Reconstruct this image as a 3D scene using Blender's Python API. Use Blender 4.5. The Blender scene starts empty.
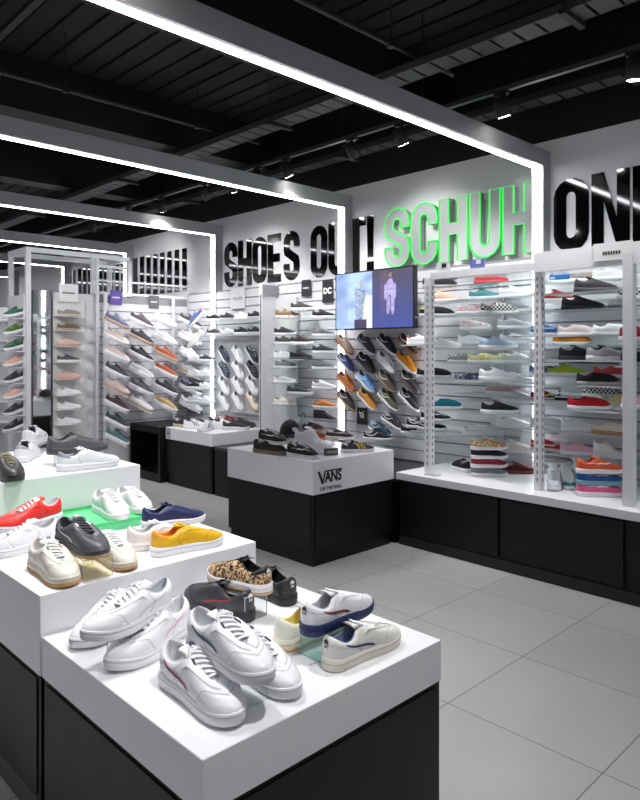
import bpy, bmesh, math, random
from mathutils import Vector, Matrix, noise
random.seed(7)
S = bpy.context.scene
COL = S.collection
PI = math.pi

# ------------------------------------------------------------------ camera, world, exposure
F = 673.0; H = 1.5; A = math.radians(45.88)
FW = (math.cos(A), math.sin(A)); RT = (math.sin(A), -math.cos(A))
cam_d = bpy.data.cameras.new('camera'); cam = bpy.data.objects.new('camera', cam_d); COL.objects.link(cam)
cam.location = (0, 0, H); cam.rotation_euler = (PI/2, 0, A - PI/2)
cam_d.sensor_fit = 'AUTO'; cam_d.sensor_width = 36; cam_d.lens = F/800*36; cam_d.shift_y = -50/800
cam_d.clip_start = .02; cam_d.clip_end = 60
S.camera = cam
w = bpy.data.worlds.new('world'); S.world = w; w.use_nodes = True
w.node_tree.nodes['Background'].inputs[0].default_value = (.9, .95, 1, 1)
w.node_tree.nodes['Background'].inputs[1].default_value = .3
S.view_settings.view_transform = 'Standard'; S.view_settings.look = 'None'
S.view_settings.gamma = 1; S.view_settings.use_curve_mapping = False
S.view_settings.exposure = 0.54
LED = 9.5        # strength of the LED strips
SPOT = 46.0       # watts of each track spotlight

def at(px, py, z):                       # a spot in the shop on the level plane z
    d = F*(H - z)/(py - 350); r = (px - 320)*d/F
    return Vector((FW[0]*d + RT[0]*r, FW[1]*d + RT[1]*r, z))
def vray(p): return (FW[0] + RT[0]*(p-320)/F, FW[1] + RT[1]*(p-320)/F)
def onx(p, py, X):
    v = vray(p); d = X/v[0]; return Vector((X, v[1]*d, H - (py-350)*d/F))
def ony(p, py, Y):
    v = vray(p); d = Y/v[1]; return Vector((v[0]*d, Y, H - (py-350)*d/F))

# ------------------------------------------------------------------ materials
def lin(c):
    return tuple((x/255/12.92 if x/255 <= .04045 else ((x/255+.055)/1.055)**2.4) for x in c)
MC = {}
def mat(c, rough=.5, metal=0, kind='plain', c2=None, emit=0, coat=0, scale=1.0):
    key = (tuple(c), rough, metal, kind, c2, emit, coat, scale)
    if key in MC: return MC[key]
    m = bpy.data.materials.new(f'{kind}_{len(MC)}'); m.use_nodes = True
    nt = m.node_tree; b = nt.nodes['Principled BSDF']; L = nt.links
    b.inputs['Base Color'].default_value = (*lin(c), 1)
    b.inputs['Roughness'].default_value = rough; b.inputs['Metallic'].default_value = metal
    if coat: b.inputs['Coat Weight'].default_value = coat; b.inputs['Coat Roughness'].default_value = .05
    if emit:
        b.inputs['Emission Color'].default_value = (*lin(c), 1); b.inputs['Emission Strength'].default_value = emit
    def N(t): return nt.nodes.new(t)
    def coord(sc):
        tc = N('ShaderNodeTexCoord'); mp = N('ShaderNodeMapping'); L.new(tc.outputs['Object'], mp.inputs[0])
        mp.inputs['Scale'].default_value = (sc, sc, sc); return mp.outputs[0]
    def two(fac, a, bb):
        mx = N('ShaderNodeMix'); mx.data_type = 'RGBA'; L.new(fac, mx.inputs[0])
        mx.inputs[6].default_value = (*lin(a), 1); mx.inputs[7].default_value = (*lin(bb), 1)
        L.new(mx.outputs[2], b.inputs['Base Color'])
    def bump(src, st, dist=.001):
        bp = N('ShaderNodeBump'); bp.inputs['Strength'].default_value = st; bp.inputs['Distance'].default_value = dist
        L.new(src, bp.inputs['Height']); L.new(bp.outputs[0], b.inputs['Normal'])
    if kind == 'checker':
        t = N('ShaderNodeTexChecker'); t.inputs['Scale'].default_value = 1; L.new(coord(70*scale), t.inputs[0]); two(t.outputs['Fac'], c, c2)
    elif kind == 'spots':                # leopard print: rings of dark brown on tan
        t = N('ShaderNodeTexVoronoi'); t.inputs['Scale'].default_value = 95*scale; t.inputs['Randomness'].default_value = 1
        tc = coord(1); nz = N('ShaderNodeTexNoise'); nz.inputs['Scale'].default_value = 60; L.new(tc, nz.inputs[0])
        ad = N('ShaderNodeMix'); ad.data_type = 'RGBA'; ad.inputs[0].default_value = .04; L.new(tc, ad.inputs[6]); L.new(nz.outputs['Color'], ad.inputs[7])
        L.new(ad.outputs[2], t.inputs[0])
        r = N('ShaderNodeValToRGB'); r.color_ramp.interpolation = 'CONSTANT'
        e = r.color_ramp.elements; e[0].position = 0; e[0].color = (*lin((150, 104, 66)), 1); e[1].position = .22; e[1].color = (*lin(c2), 1)
        x = e.new(.50); x.color = (*lin(c), 1)
        L.new(t.outputs['Distance'], r.inputs[0]); L.new(r.outputs[0], b.inputs['Base Color'])
    elif kind == 'flowers':
        t = N('ShaderNodeTexVoronoi'); t.inputs['Scale'].default_value = 80*scale; L.new(coord(1), t.inputs[0])
        m1 = N('ShaderNodeMath'); m1.operation = 'LESS_THAN'; m1.inputs[1].default_value = .38; L.new(t.outputs['Distance'], m1.inputs[0]); two(m1.outputs[0], c, c2)
    elif kind == 'leather':
        t = N('ShaderNodeTexNoise'); t.inputs['Scale'].default_value = 420; L.new(coord(1), t.inputs[0]); bump(t.outputs[0], .25, .0006)
    elif kind == 'canvas':
        t = N('ShaderNodeTexNoise'); t.inputs['Scale'].default_value = 900; L.new(coord(1), t.inputs[0]); bump(t.outputs[0], .4, .0006)
        b.inputs['Sheen Weight'].default_value = .02; b.inputs['Specular IOR Level'].default_value = .25
    elif kind == 'laminate':
        b.inputs['Specular IOR Level'].default_value = .32
        t = N('ShaderNodeTexNoise'); t.inputs['Scale'].default_value = 5; L.new(coord(1), t.inputs[0])
        r = N('ShaderNodeMapRange'); r.inputs[3].default_value = rough-.05; r.inputs[4].default_value = rough+.08
        L.new(t.outputs[0], r.inputs[0]); L.new(r.outputs[0], b.inputs['Roughness'])
    MC[key] = m
    return m
def acrylic(tint=(249, 252, 252), a=.04):
    key = ('ac', tint, a)
    if key in MC: return MC[key]
    m = bpy.data.materials.new('clear_acrylic'); m.use_nodes = True; nt = m.node_tree; nt.nodes.clear()
    o = nt.nodes.new('ShaderNodeOutputMaterial'); tr = nt.nodes.new('ShaderNodeBsdfTransparent'); gl = nt.nodes.new('ShaderNodeBsdfGlossy')
    df = nt.nodes.new('ShaderNodeBsdfDiffuse'); mx = nt.nodes.new('ShaderNodeMixShader'); m2 = nt.nodes.new('ShaderNodeMixShader')
    lw = nt.nodes.new('ShaderNodeLayerWeight'); pw = nt.nodes.new('ShaderNodeMath'); pw.operation = 'POWER'; pw.inputs[1].default_value = 4
    fr = nt.nodes.new('ShaderNodeMath'); fr.operation = 'MULTIPLY_ADD'; fr.inputs[1].default_value = .6; fr.inputs[2].default_value = .035
    nt.links.new(lw.outputs['Facing'], pw.inputs[0]); nt.links.new(pw.outputs[0], fr.inputs[0])
    tr.inputs[0].default_value = (*lin(tint), 1); gl.inputs['Roughness'].default_value = .03; df.inputs[0].default_value = (.8, .84, .84, 1)
    m2.inputs[0].default_value = a
    nt.links.new(fr.outputs[0], mx.inputs[0]); nt.links.new(tr.outputs[0], mx.inputs[1]); nt.links.new(gl.outputs[0], mx.inputs[2])
    nt.links.new(mx.outputs[0], m2.inputs[1]); nt.links.new(df.outputs[0], m2.inputs[2]); nt.links.new(m2.outputs[0], o.inputs[0])
    MC[key] = m
    return m
WHITE = mat((236, 236, 240), .32, kind='laminate')
WHITEMET = mat((225, 226, 230), .35)
BLACK = mat((17, 15, 18), .42, kind='laminate')
BLACKP = mat((20, 18, 22), .45, kind='laminate')
KICK = mat((70, 69, 73), .4)
CEIL = mat((16, 16, 18), .8)
CEILG = mat((44, 43, 46), .6)
CEILD = mat((9, 9, 10), .8)
GREYM = mat((176, 176, 181), .45)
SLAT = mat((214, 214, 219), .35)
GROOVE = mat((140, 140, 146), .5)
WALLM = mat((232, 232, 236), .6)
MIRROR = mat((225, 228, 230), .04, metal=1)
GLOSSK = mat((6, 6, 8), .06, coat=1)
LEDM = mat((250, 251, 255), .5, emit=LED)
EDGE = mat((196, 202, 204), .15)
CLEAR = acrylic(); CLEARY = acrylic((252, 248, 228), .07); CLEARG = acrylic((222, 244, 238), .07)

# ------------------------------------------------------------------ mesh helpers
class MB:
    def __init__(s): s.v = []; s.f = []; s.mi = []; s.cur = 0
    def add(s, vs, fs):
        o = len(s.v); s.v += [tuple(v) for v in vs]; s.f += [tuple(i+o for i in f) for f in fs]; s.mi += [s.cur]*len(fs); return s
    def box(s, a, b):
        x0, y0, z0 = [min(p, q) for p, q in zip(a, b)]; x1, y1, z1 = [max(p, q) for p, q in zip(a, b)]
        return s.add([(x0,y0,z0),(x1,y0,z0),(x1,y1,z0),(x0,y1,z0),(x0,y0,z1),(x1,y0,z1),(x1,y1,z1),(x0,y1,z1)],
                     [(0,3,2,1),(4,5,6,7),(0,1,5,4),(1,2,6,5),(2,3,7,6),(3,0,4,7)])
    def tube(s, pts, r, n=8, flat=1.0, closed=False):
        pts = [Vector(p) for p in pts]; vs = []; fs = []; m = len(pts)
        for i, p in enumerate(pts):
            a = pts[(i-1) % m] if (i > 0 or closed) else p; b = pts[(i+1) % m] if (i < m-1 or closed) else p
            t = (b-a).normalized(); u = t.cross(Vector((0,0,1)))
            if u.length < 1e-3: u = Vector((1,0,0))
            u.normalize(); w_ = u.cross(t).normalized()
            rr = r[i] if isinstance(r, (list, tuple)) else r
            for k in range(n):
                an = 2*PI*k/n; vs.append(p + u*math.cos(an)*rr + w_*math.sin(an)*rr*flat)
        for i in range(m if closed else m-1):
            for k in range(n):
                j = (i+1) % m
                fs.append((i*n+k, i*n+(k+1) % n, j*n+(k+1) % n, j*n+k))
        if not closed: fs.append(tuple(range(n-1, -1, -1))); fs.append(tuple((m-1)*n+k for k in range(n)))
        return s.add(vs, fs)
    def cyl(s, p, q, r, n=16): return s.tube([p, q], r, n)
    def grid(s, rows, closed=False):
        n = len(rows[0]); vs = [p for r in rows for p in r]; fs = []
        for i in range(len(rows)-1):
            for k in range(n if closed else n-1):
                fs.append((i*n+k, i*n+(k+1) % n, (i+1)*n+(k+1) % n, (i+1)*n+k))
        return s.add(vs, fs)
    def mesh(s, name, smooth=False, bevel=0, fix=True):
        me = bpy.data.meshes.new(name); me.from_pydata(s.v, [], s.f); me.update()
        for p, k in zip(me.polygons, s.mi): p.material_index = k
        bm = bmesh.new(); bm.from_mesh(me)
        if fix: bmesh.ops.recalc_face_normals(bm, faces=bm.faces)
        if bevel: bmesh.ops.bevel(bm, geom=bm.edges[:], offset=bevel, segments=2, affect='EDGES', profile=.5)
        bm.to_mesh(me); bm.free()
        for p in me.polygons: p.use_smooth = smooth
        return me
def link(name, me, m=None, parent=None):
    o = bpy.data.objects.new(name, me); COL.objects.link(o)
    if m is not None and me is not None:
        ms = m if isinstance(m, (list, tuple)) else [m]
        while len(me.materials) < len(ms): me.materials.append(None)
        for i, x in enumerate(ms):
            o.material_slots[i].link = 'OBJECT'; o.material_slots[i].material = x
    if parent: o.parent = parent
    return o
def build(mb, name, m, parent=None, smooth=False, bevel=0): return link(name, mb.mesh(name, smooth, bevel), m, parent)
def tag(o, label=None, cat=None, group=None, kind=None):
    if label: o['label'] = label
    if cat: o['category'] = cat
    if group: o['group'] = group
    if kind: o['kind'] = kind
    return o
def thing(name, loc, label, cat, group=None, rot=(0,0,0)):
    o = bpy.data.objects.new(name, None); COL.objects.link(o); o.location = loc; o.rotation_euler = rot; o.empty_display_size = .05
    return tag(o, label, cat, group)
def struct(mb, name, m, parent=None, **k):
    o = build(mb, name, m, parent, **k)
    if not parent: o['kind'] = 'structure'
    return o
def bx(a, b): return MB().box(a, b)
def text_mesh(s, size, name, ext=.001, bold=0):
    cu = bpy.data.curves.new(name, 'FONT'); cu.body = s; cu.size = size; cu.extrude = ext; cu.offset = bold; cu.align_x = 'CENTER'; cu.align_y = 'CENTER'
    o = bpy.data.objects.new(name, cu); COL.objects.link(o)
    dg = bpy.context.evaluated_depsgraph_get(); me = bpy.data.meshes.new_from_object(o.evaluated_get(dg))
    bpy.data.objects.remove(o); bpy.data.curves.remove(cu); me.materials.clear()
    return me

# ------------------------------------------------------------------ structure: floor, walls, ceiling
W = 4.9
def floor_material():
    m = bpy.data.materials.new('floor_tiles'); m.use_nodes = True; nt = m.node_tree; b = nt.nodes['Principled BSDF']; L = nt.links
    N = nt.nodes.new; g = N('ShaderNodeNewGeometry'); sep = N('ShaderNodeSeparateXYZ'); L.new(g.outputs['Position'], sep.inputs[0])
    def mth(op, a, bb=None, c=None):
        n = N('ShaderNodeMath'); n.operation = op
        for i, x in enumerate((a, bb, c)):
            if x is None: continue
            if isinstance(x, (int, float)): n.inputs[i].default_value = x
            else: L.new(x, n.inputs[i])
        return n.outputs[0]
    def joint(src, off, step):
        t = mth('DIVIDE', mth('SUBTRACT', src, off), step); fr = mth('SUBTRACT', mth('FRACT', mth('ADD', t, .5)), .5)
        return mth('LESS_THAN', mth('ABSOLUTE', fr), .0022/step), mth('FLOOR', t)
    jx, cx = joint(sep.outputs[0], 2.38, .627); jy, cy = joint(sep.outputs[1], 1.674, .659)
    j = mth('MAXIMUM', jx, jy)
    cv = N('ShaderNodeCombineXYZ'); L.new(cx, cv.inputs[0]); L.new(cy, cv.inputs[1])
    wn = N('ShaderNodeTexWhiteNoise'); L.new(cv.outputs[0], wn.inputs[0])
    nz = N('ShaderNodeTexNoise'); nz.inputs['Scale'].default_value = 2.2; nz.inputs['Detail'].default_value = 4; L.new(g.outputs['Position'], nz.inputs[0])
    n2 = N('ShaderNodeTexNoise'); n2.inputs['Scale'].default_value = 90; L.new(g.outputs['Position'], n2.inputs[0])
    f = mth('ADD', mth('MULTIPLY', wn.outputs[0], .35), mth('ADD', mth('MULTIPLY', nz.outputs[0], .55), mth('MULTIPLY', n2.outputs[0], .1)))
    mx = N('ShaderNodeMix'); mx.data_type = 'RGBA'; L.new(f, mx.inputs[0]); mx.inputs[6].default_value = (*lin((164, 163, 164)), 1); mx.inputs[7].default_value = (*lin((190, 189, 190)), 1)
    my = N('ShaderNodeMix'); my.data_type = 'RGBA'; L.new(j, my.inputs[0]); L.new(mx.outputs[2], my.inputs[6]); my.inputs[7].default_value = (*lin((96, 94, 94)), 1)
    L.new(my.outputs[2], b.inputs['Base Color'])
    r = N('ShaderNodeMapRange'); r.inputs[3].default_value = .22; r.inputs[4].default_value = .42; L.new(nz.outputs[0], r.inputs[0]); L.new(r.outputs[0], b.inputs['Roughness'])
    return m
struct(bx((-6, -4, -.05), (5.1, 16, 0)), 'floor', floor_material())
struct(bx((W, -4, 0), (W+.15, 16, 3.12)), 'wall_right', WALLM)
struct(bx((W, -4, 3.12), (W+.15, 16, 4.05)), 'wall_right_upper', CEIL)
struct(bx((-6, 15, 0), (W, 15.1, 3.12)), 'wall_far', WALLM)
struct(bx((-6, 15, 3.12), (W, 15.1, 4.05)), 'wall_far_upper', CEIL)
struct(bx((-6.1, -4, 0), (-6, 16, 4.05)), 'wall_left', WALLM)
struct(bx((-6, -4.1, 0), (W, -4, 4.05)), 'wall_behind', WALLM)
# ceiling deck with ribs running along the shop
c_ = MB(); c_.box((-6, -4, 3.95), (5.1, 16, 4.05))
c_.cur = 1
for i in range(56): c_.box((-5.9+i*.2, -4, 3.935), (-5.885+i*.2, 16, 3.95))
struct(c_, 'ceiling', [mat((24, 23, 26), .7), CEILD])
# partition carrying the angled shoe display
PY = 7.4
struct(bx((3.03, PY, 0), (W, PY+.12, 2.14)), 'partition_wall', WALLM)

# ------------------------------------------------------------------ ceiling services
def ceiling_services():
    for i, (y, lab) in enumerate([(1.15, 'nearest the camera, ahead of the first light frame'), (3.45, 'between the first and second light frames'), (5.75, 'between the second and third light frames'), (8.1, 'beyond the third light frame')]):
        tag(build(bx((-5.9, y, 3.5), (4.85, y+.28, 3.95)), 'ceiling_beam', mat((20, 19, 21), .6)), f'black steel ceiling beam {lab}', 'beam', 'black ceiling beams')
    for (x, z, wd, lab) in [(3.7, 3.4, .18, 'long grey perforated cable tray under the black ceiling'), (4.55, 3.3, .14, 'narrow grey cable tray high beside the sign wall')]:
        t = thing('cable_tray', (x, 0, z), lab, 'cable tray', 'ceiling cable trays')
        m = MB()
        for sx in (-wd/2, wd/2): m.box((sx-.004, -3, 0), (sx+.004, 15, .05))
        for i in range(120): m.box((-wd/2, -3+i*.15, 0), (wd/2, -2.87+i*.15, .006))
        build(m, 'tray_channel', mat((80, 79, 82), .6) if x == 3.7 else mat((50, 49, 52), .6), t)
        for y in (1.75, 4.3, 6.9, 9.5):
            h = MB(); h.box((-wd/2-.04, y-.02, -.03), (wd/2+.04, y+.02, 0)); h.cyl((-wd/2-.02, y, 0), (-wd/2-.02, y, 3.95-z), .005, 6); h.cyl((wd/2+.02, y, 0), (wd/2+.02, y, 3.95-z), .005, 6)
            build(h, 'hanger', CEILG, t)
    for (y, z, lab) in [(5.08, 3.5, 'thin grey conduit pipe crossing the black ceiling at left'), (2.84, 3.5, 'thin grey conduit pipe crossing the ceiling at upper right')]:
        t = thing('ceiling_pipe', (0, y, z), lab, 'pipe', 'ceiling conduit pipes')
        p = MB(); p.cyl((-5.5, 0, 0), (4.1, 0, 0), .017, 10); build(p, 'pipe_run', CEILG, t, smooth=True)
        for x in (.9, 2.2, 3.4):
            h = MB(); h.cyl((x, 0, 0), (x, 0, 3.95-z), .005, 6); h.box((x-.02, -.025, -.02), (x+.02, .025, .02)); build(h, 'hanger', CEILG, t)
    # ducts
    d = MB()
    for a in range(1): d.cyl((-3.0, 6.6, 3.55), (.9, 6.6, 3.55), .28, 24)
    tag(build(d, 'ventilation_duct', mat((24, 23, 26), .6), smooth=True), 'fat black round ventilation duct behind the second light frame', 'duct')
    t = thing('light_track', (3.95, 0, 3.2), 'long thin white track rail holding spotlights near the sign wall', 'light track', 'spotlight track rails')
    build(bx((-.018, -2, 0), (.018, 12, .03)), 'rail', mat((70, 70, 74), .5), t)
    for y in (0, 3, 6, 9): build(bx((-.005, y-.005, .03), (.005, y+.005, .75)), 'hanger', CEILG, t)
    t = thing('light_track', (1.3, 0, 3.2), 'long thin added track rail holding fill spotlights above the display tiers', 'light track', 'spotlight track rails')  # invented second rail, only there to carry the fill lamps
    build(bx((-.018, -2, 0), (.018, 12, .03)), 'rail', CEILG, t)
    for y in (0, 3, 6, 9): build(bx((-.005, y-.005, .03), (.005, y+.005, .75)), 'hanger', CEILG, t)
ceiling_services()
def spotlight(x, y, z, tx, ty, tz, lab, watts=SPOT, size=85):
    t = thing('track_spotlight', (x, y, z), lab, 'spotlight', 'black track spotlights')
    d = (Vector((tx, ty, tz)) - Vector((x, y, z-.1))).normalized(); o = Vector((0, 0, -.1))
    m = MB(); m.tube([o - d*.07, o - d*.068, o + d*.06, o + d*.062], [.02, .045, .05, .044], 16); build(m, 'lamp_housing', mat((40, 40, 43), .5), t, smooth=True)
    k = MB(); k.cyl((0, 0, 0), (0, 0, -.1), .008, 8); k.box((-.02, -.05, -.02), (.02, .05, 0)); build(k, 'mounting_arm', mat((40, 40, 43), .5), t)
    e = MB(); e.tube([o + d*.0625, o + d*.0635], .038, 16); build(e, 'lamp_lens', mat((255, 252, 246), .3, emit=25), t)
    l = bpy.data.lights.new('lamp_beam', 'SPOT'); l.energy = watts; l.spot_size = math.radians(size); l.spot_blend = .8; l.shadow_soft_size = .09; l.color = (1, .985, .97)
    lo = bpy.data.objects.new('lamp_beam', l); COL.objects.link(lo); lo.parent = t; lo.location = o + d*.09; lo.rotation_euler = d.to_track_quat('-Z', 'Y').to_euler()
SPOTS = [
 (3.95, 4.9, 3.2, 4.6, 4.4, .9, 'black track spotlight nearest left of the second light frame'),
 (3.95, 4.5, 3.2, 4.85, 4.3, 1.3, 'black track spotlight with glowing lens, middle of the rail'),
 (3.95, 5.3, 3.2, 4.7, 5.6, 1.2, 'black track spotlight angled towards the left wall shelves'),
 (3.95, 3.2, 3.2, 4.85, 3.0, 1.2, 'brightly glaring track spotlight above the green sign'),
 (3.95, 2.35, 3.2, 4.7, 2.2, 1.0, 'black track spotlight seen between the ceiling tray and wall'),
 (3.95, 1.5, 3.2, 4.3, 1.8, .8, 'black track spotlight at the right edge of the ceiling'),
 (3.95, 6.6, 3.2, 4.5, 7.2, 1.2, 'black track spotlight over the angled shoe partition', 70),
 (3.95, 8.3, 3.2, 3.6, 10, 0, 'glaring small track spotlight far back at left'),
 (1.3, .6, 3.2, 1.25, 1.5, .6, 'added black fill spotlight above the lowest display tier', 92),  # this and the next two: fill lamps added to brighten the tier tops
 (1.3, 2.3, 3.2, 1.25, 2.5, .7, 'added black fill spotlight above the middle display tier', 92),
 (1.3, 4.0, 3.2, 1.3, 3.5, .9, 'added black fill spotlight above the highest display tier', 92),
 (3.95, 7.35, 3.2, 4.9, 8.2, 2.3, 'added black fill spotlight washing the wall with black stripes', 24),  # this and the next two: extra lamps added to lighten the upper wall
 (3.95, 5.75, 3.2, 4.9, 5.9, 2.1, 'added black fill spotlight washing the left black lettering', 24),
 (3.95, 3.7, 3.2, 4.9, 3.6, 2.2, 'added black fill spotlight washing the green sign wall', 24),
 (1.3, 5.6, 3.2, 2.9, 6.9, .9, 'added black fill spotlight aimed at the white gondola', 100),  # added out-of-view fill for the dim back left
]
for s in SPOTS: spotlight(*s)
d_ = thing('dome_camera', (4.3, 1.55, 3.28), 'small dark dome security camera high at the right edge', 'security camera')
m_ = MB(); m_.tube([(0,0,-.09), (0,0,-.075), (0,0,-.04), (0,0,0)], [.01, .05, .07, .07], 20); build(m_, 'dome', mat((60, 60, 64), .12), d_, smooth=True)
build(bx((-.08, -.08, 0), (.08, .08, .67)), 'mount', CEIL, d_)

# ------------------------------------------------------------------ light frames (portals)
def light_frame(y, lab):
    t = thing('portal_light', (W, y, 0), lab, 'light frame', 'lit grey portal frames')
    z0, z1 = 2.905, 3.03
    build(bx((-10.5, -.05, z0), (0, .05, z1)), 'crossbar', GREYM, t)
    build(bx((-.11, -.05, .64), (-.003, .05, z0)), 'post', GREYM, t)
    build(bx((-10.4, -.016, z0-.006), (-.113, .034, z0-.0005)), 'light_strip', LEDM, t)
    build(bx((-.1185, -.034, .65), (-.1105, .034, z0-.0005)), 'light_strip', LEDM, t)
for y, lab in [(2.545, 'lit grey portal frame nearest, right beside the green sign'), (4.635, 'lit grey portal frame standing behind the television'), (6.82, 'lit grey portal frame at the left end of the black letters'),
               (9.02, 'fourth lit portal frame back, over the white gondola'), (11.17, 'small distant lit portal frame, fifth back'), (13.5, 'smallest lit portal frame by the far wall'),
               (.43, 'lit portal frame passing above the camera')]: light_frame(y, lab)
# the white wall between display bays also has a thin vertical light
tag(build(bx((4.788, 3.55, .8), (4.796, 3.585, 2.1)), 'shelf_light', LEDM), 'thin upright light strip behind the clear shelves', 'light strip')

# ------------------------------------------------------------------ big letters on the wall
def offset_stroke(pts, wd, closed=False):
    n = len(pts); L_, R_ = [], []
    for i, p in enumerate(pts):
        a = pts[(i-1) % n] if (closed or i > 0) else p; b = pts[(i+1) % n] if (closed or i < n-1) else p
        d1 = Vector(p)-Vector(a); d2 = Vector(b)-Vector(p)
        d1 = d1.normalized() if d1.length > 1e-9 else None; d2 = d2.normalized() if d2.length > 1e-9 else None
        if d1 is None: d1 = d2
        if d2 is None: d2 = d1
        nn = (Vector((-d1.y, d1.x)) + Vector((-d2.y, d2.x))).normalized(); k = 1/max(.5, nn.dot(Vector((-d1.y, d1.x))))
        L_.append(tuple(Vector(p)+nn*wd/2*k)); R_.append(tuple(Vector(p)-nn*wd/2*k))
    return L_, R_
def arc(cx, cy, r, a0, a1, n=7): return [(cx+r*math.cos(math.radians(a0+(a1-a0)*i/n)), cy+r*math.sin(math.radians(a0+(a1-a0)*i/n))) for i in range(n+1)]
def letter_loops(ch, w_=.26, h=.54, st=.095):
    """closed outlines of a condensed heavy capital, origin at its lower left"""
    s = st; q = s/2; r = (w_-s)/2; X = w_-q; Y = h-q
    if ch in 'O':
        c = arc(w_/2, Y-r, r, 0, 180) + arc(w_/2, q+r, r, 180, 360)
        a, b = offset_stroke(c, s, True); return [a, b]
    if ch == 'C':
        c = [(X, h*.64)] + arc(w_/2, Y-r, r, 0, 180) + arc(w_/2, q+r, r, 180, 360) + [(X, h*.36)]
    elif ch == 'U': c = [(q, h)] + arc(w_/2, q+r, r, 180, 360) + [(X, h)]
    elif ch == 'S':
        c = [(X, h*.66)] + arc(w_/2, Y-r, r, 0, 180) + [(q, h*.66), (q+.01, h*.58), (w_*.5, h*.5), (X-.01, h*.42), (X, h*.34)] + arc(w_/2, q+r, r, 0, -180) + [(q, h*.34)]
    elif ch == 'H': return [[(0,0),(s,0),(s,h*.42),(w_-s,h*.42),(w_-s,0),(w_,0),(w_,h),(w_-s,h),(w_-s,h*.60),(s,h*.60),(s,h),(0,h)]]
    elif ch == 'E': return [[(0,0),(w_*.88,0),(w_*.88,s*.9),(s,s*.9),(s,h*.42),(w_*.8,h*.42),(w_*.8,h*.59),(s,h*.59),(s,h-s*.9),(w_*.88,h-s*.9),(w_*.88,h),(0,h)]]
    elif ch == 'T': return [[(w_/2-q,0),(w_/2+q,0),(w_/2+q,h-s*.9),(w_,h-s*.9),(w_,h),(0,h),(0,h-s*.9),(w_/2-q,h-s*.9)]]
    elif ch == 'N': return [[(0,0),(s*.9,0),(s*.9,h*.62),(w_-s*.9,0),(w_,0),(w_,h),(w_-s*.9,h),(w_-s*.9,h*.38),(s*.9,h),(0,h)]]
    elif ch == 'L': return [[(0,0),(w_*.88,0),(w_*.88,s*.9),(s,s*.9),(s,h),(0,h)]]
    elif ch == '!': return [[(.01,h*.26),(s-.01,h*.26),(s,h),(0,h)], [(0,0),(s,0),(s,h*.18),(0,h*.18)]]
    elif ch == 'Y': return [[(w_/2-q,0),(w_/2+q,0),(w_/2+q,h*.38),(w_,h),(w_-s,h),(w_/2,h*.55),(s,h),(0,h),(w_/2-q,h*.38)]]
    a, b = offset_stroke(c, s); return [a + b[::-1]]
def loops_mesh(loops, ext, name):
    cu = bpy.data.curves.new(name, 'CURVE'); cu.dimensions = '2D'; cu.fill_mode = 'BOTH'; cu.extrude = ext
    for lp in loops:
        sp = cu.splines.new('POLY'); sp.points.add(len(lp)-1)
        for k, p in enumerate(lp): sp.points[k].co = (p[0], p[1], 0, 1)
        sp.use_cyclic_u = True
    o = bpy.data.objects.new(name, cu); COL.objects.link(o)
    me = bpy.data.meshes.new_from_object(o.evaluated_get(bpy.context.evaluated_depsgraph_get()))
    bpy.data.objects.remove(o); bpy.data.curves.remove(cu); return me
ROTW = (PI/2, 0, -PI/2)        # writing on the right wall: reads towards -Y, faces -X
def word(word_, y0, z0, lw, gap, st, h, lab, skip=''):
    t = thing('wall_lettering', (W-.004, y0, z0), lab, 'lettering')
    t.rotation_euler = ROTW; x = 0
    for ch in word_:
        ww = st if ch == '!' else lw
        if ch == ' ': x += .06; continue
        o = link('letter', loops_mesh(letter_loops(ch, ww, h, st), .003, 'letter'), GLOSSK, t); o.location = (x, 0, 0)
        x += ww + gap
    return t
word('SHOES', 6.73, 2.262, .262, .014, .098, .54, 'glossy black capitals SHOES on the white wall, left word')
word('OUT!', 5.19, 2.262, .25, .016, .09, .54, 'glossy black capitals OUT! on the wall, behind a light frame')
word('ONLY!', 2.465, 2.245, .275, .02, .1, .55, 'glossy black capitals ON at the right edge of the wall')
sg = thing('illuminated_sign', (W-.04, 4.10, 2.262), 'green outlined illuminated capitals SCHUH mounted above the shelves', 'sign'); sg.rotation_euler = ROTW
GREEN = mat((58, 204, 86), .4, emit=.62); FACE = mat((176, 178, 182), .35)
x = 0
for ch in 'SCHUH':
    lp = letter_loops(ch, .285, .545, .098)
    o = link('letter', loops_mesh(lp, .035, 'letter'), FACE, sg); o.location = (x, 0, 0)
    m = MB()
    for l_ in lp: m.tube([(p[0], p[1],   .036) for p in l_], .0085, 6, closed=True)
    g = build(m, 'green_outline', GREEN, o)
    rim = MB()
    x += .285 + .024
# black upright stripes further along the wall
t = thing('wall_lettering', (W-.006, 7.56, 2.28), 'row of tall black upright stripes on the far wall', 'lettering')
for i in range(19):
    y = i*.185
    build(bx((-.004, y, 0), (.004, y+.105, .56)), 'stripe', GLOSSK, t)

# ------------------------------------------------------------------ slat walls
def slatwall(p0, p1, z0, z1, n, lab, step=.1):
    """horizontal slats between two floor points, n = outward normal"""
    t = thing('slat_panel', (p0[0], p0[1], z0), lab, 'slat wall', 'grey slatted display walls')
    m = MB(); dx, dy = p1[0]-p0[0], p1[1]-p0[1]; th = .02 if n[1] else .098; g_ = th-.012
    m.box((0, 0, 0), (dx + n[0]*g_, dy + n[1]*g_, z1-z0)); m.cur = 1
    k = 0
    while z0 + (k+1)*step <= z1 + .001:
        z = k*step; m.box((0, 0, z+.012), (dx + n[0]*th, dy + n[1]*th, z+step)); k += 1
    build(m, 'slats', [GROOVE, SLAT], t); return t
for (a, b, lab) in [(2.49, 1.0, 'silver slat wall behind the right clear shelving bay'), (4.58, 2.60, 'silver slat wall under the television and behind the clear shelves'),
                    (6.765, 4.69, 'silver slat wall between the second and third light frames'), (7.39, 6.875, 'narrow silver slat wall in the corner by the partition')]:
    slatwall((W-.002, b), (W-.002, a), .5, 2.22, (-1, 0), lab)
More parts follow.
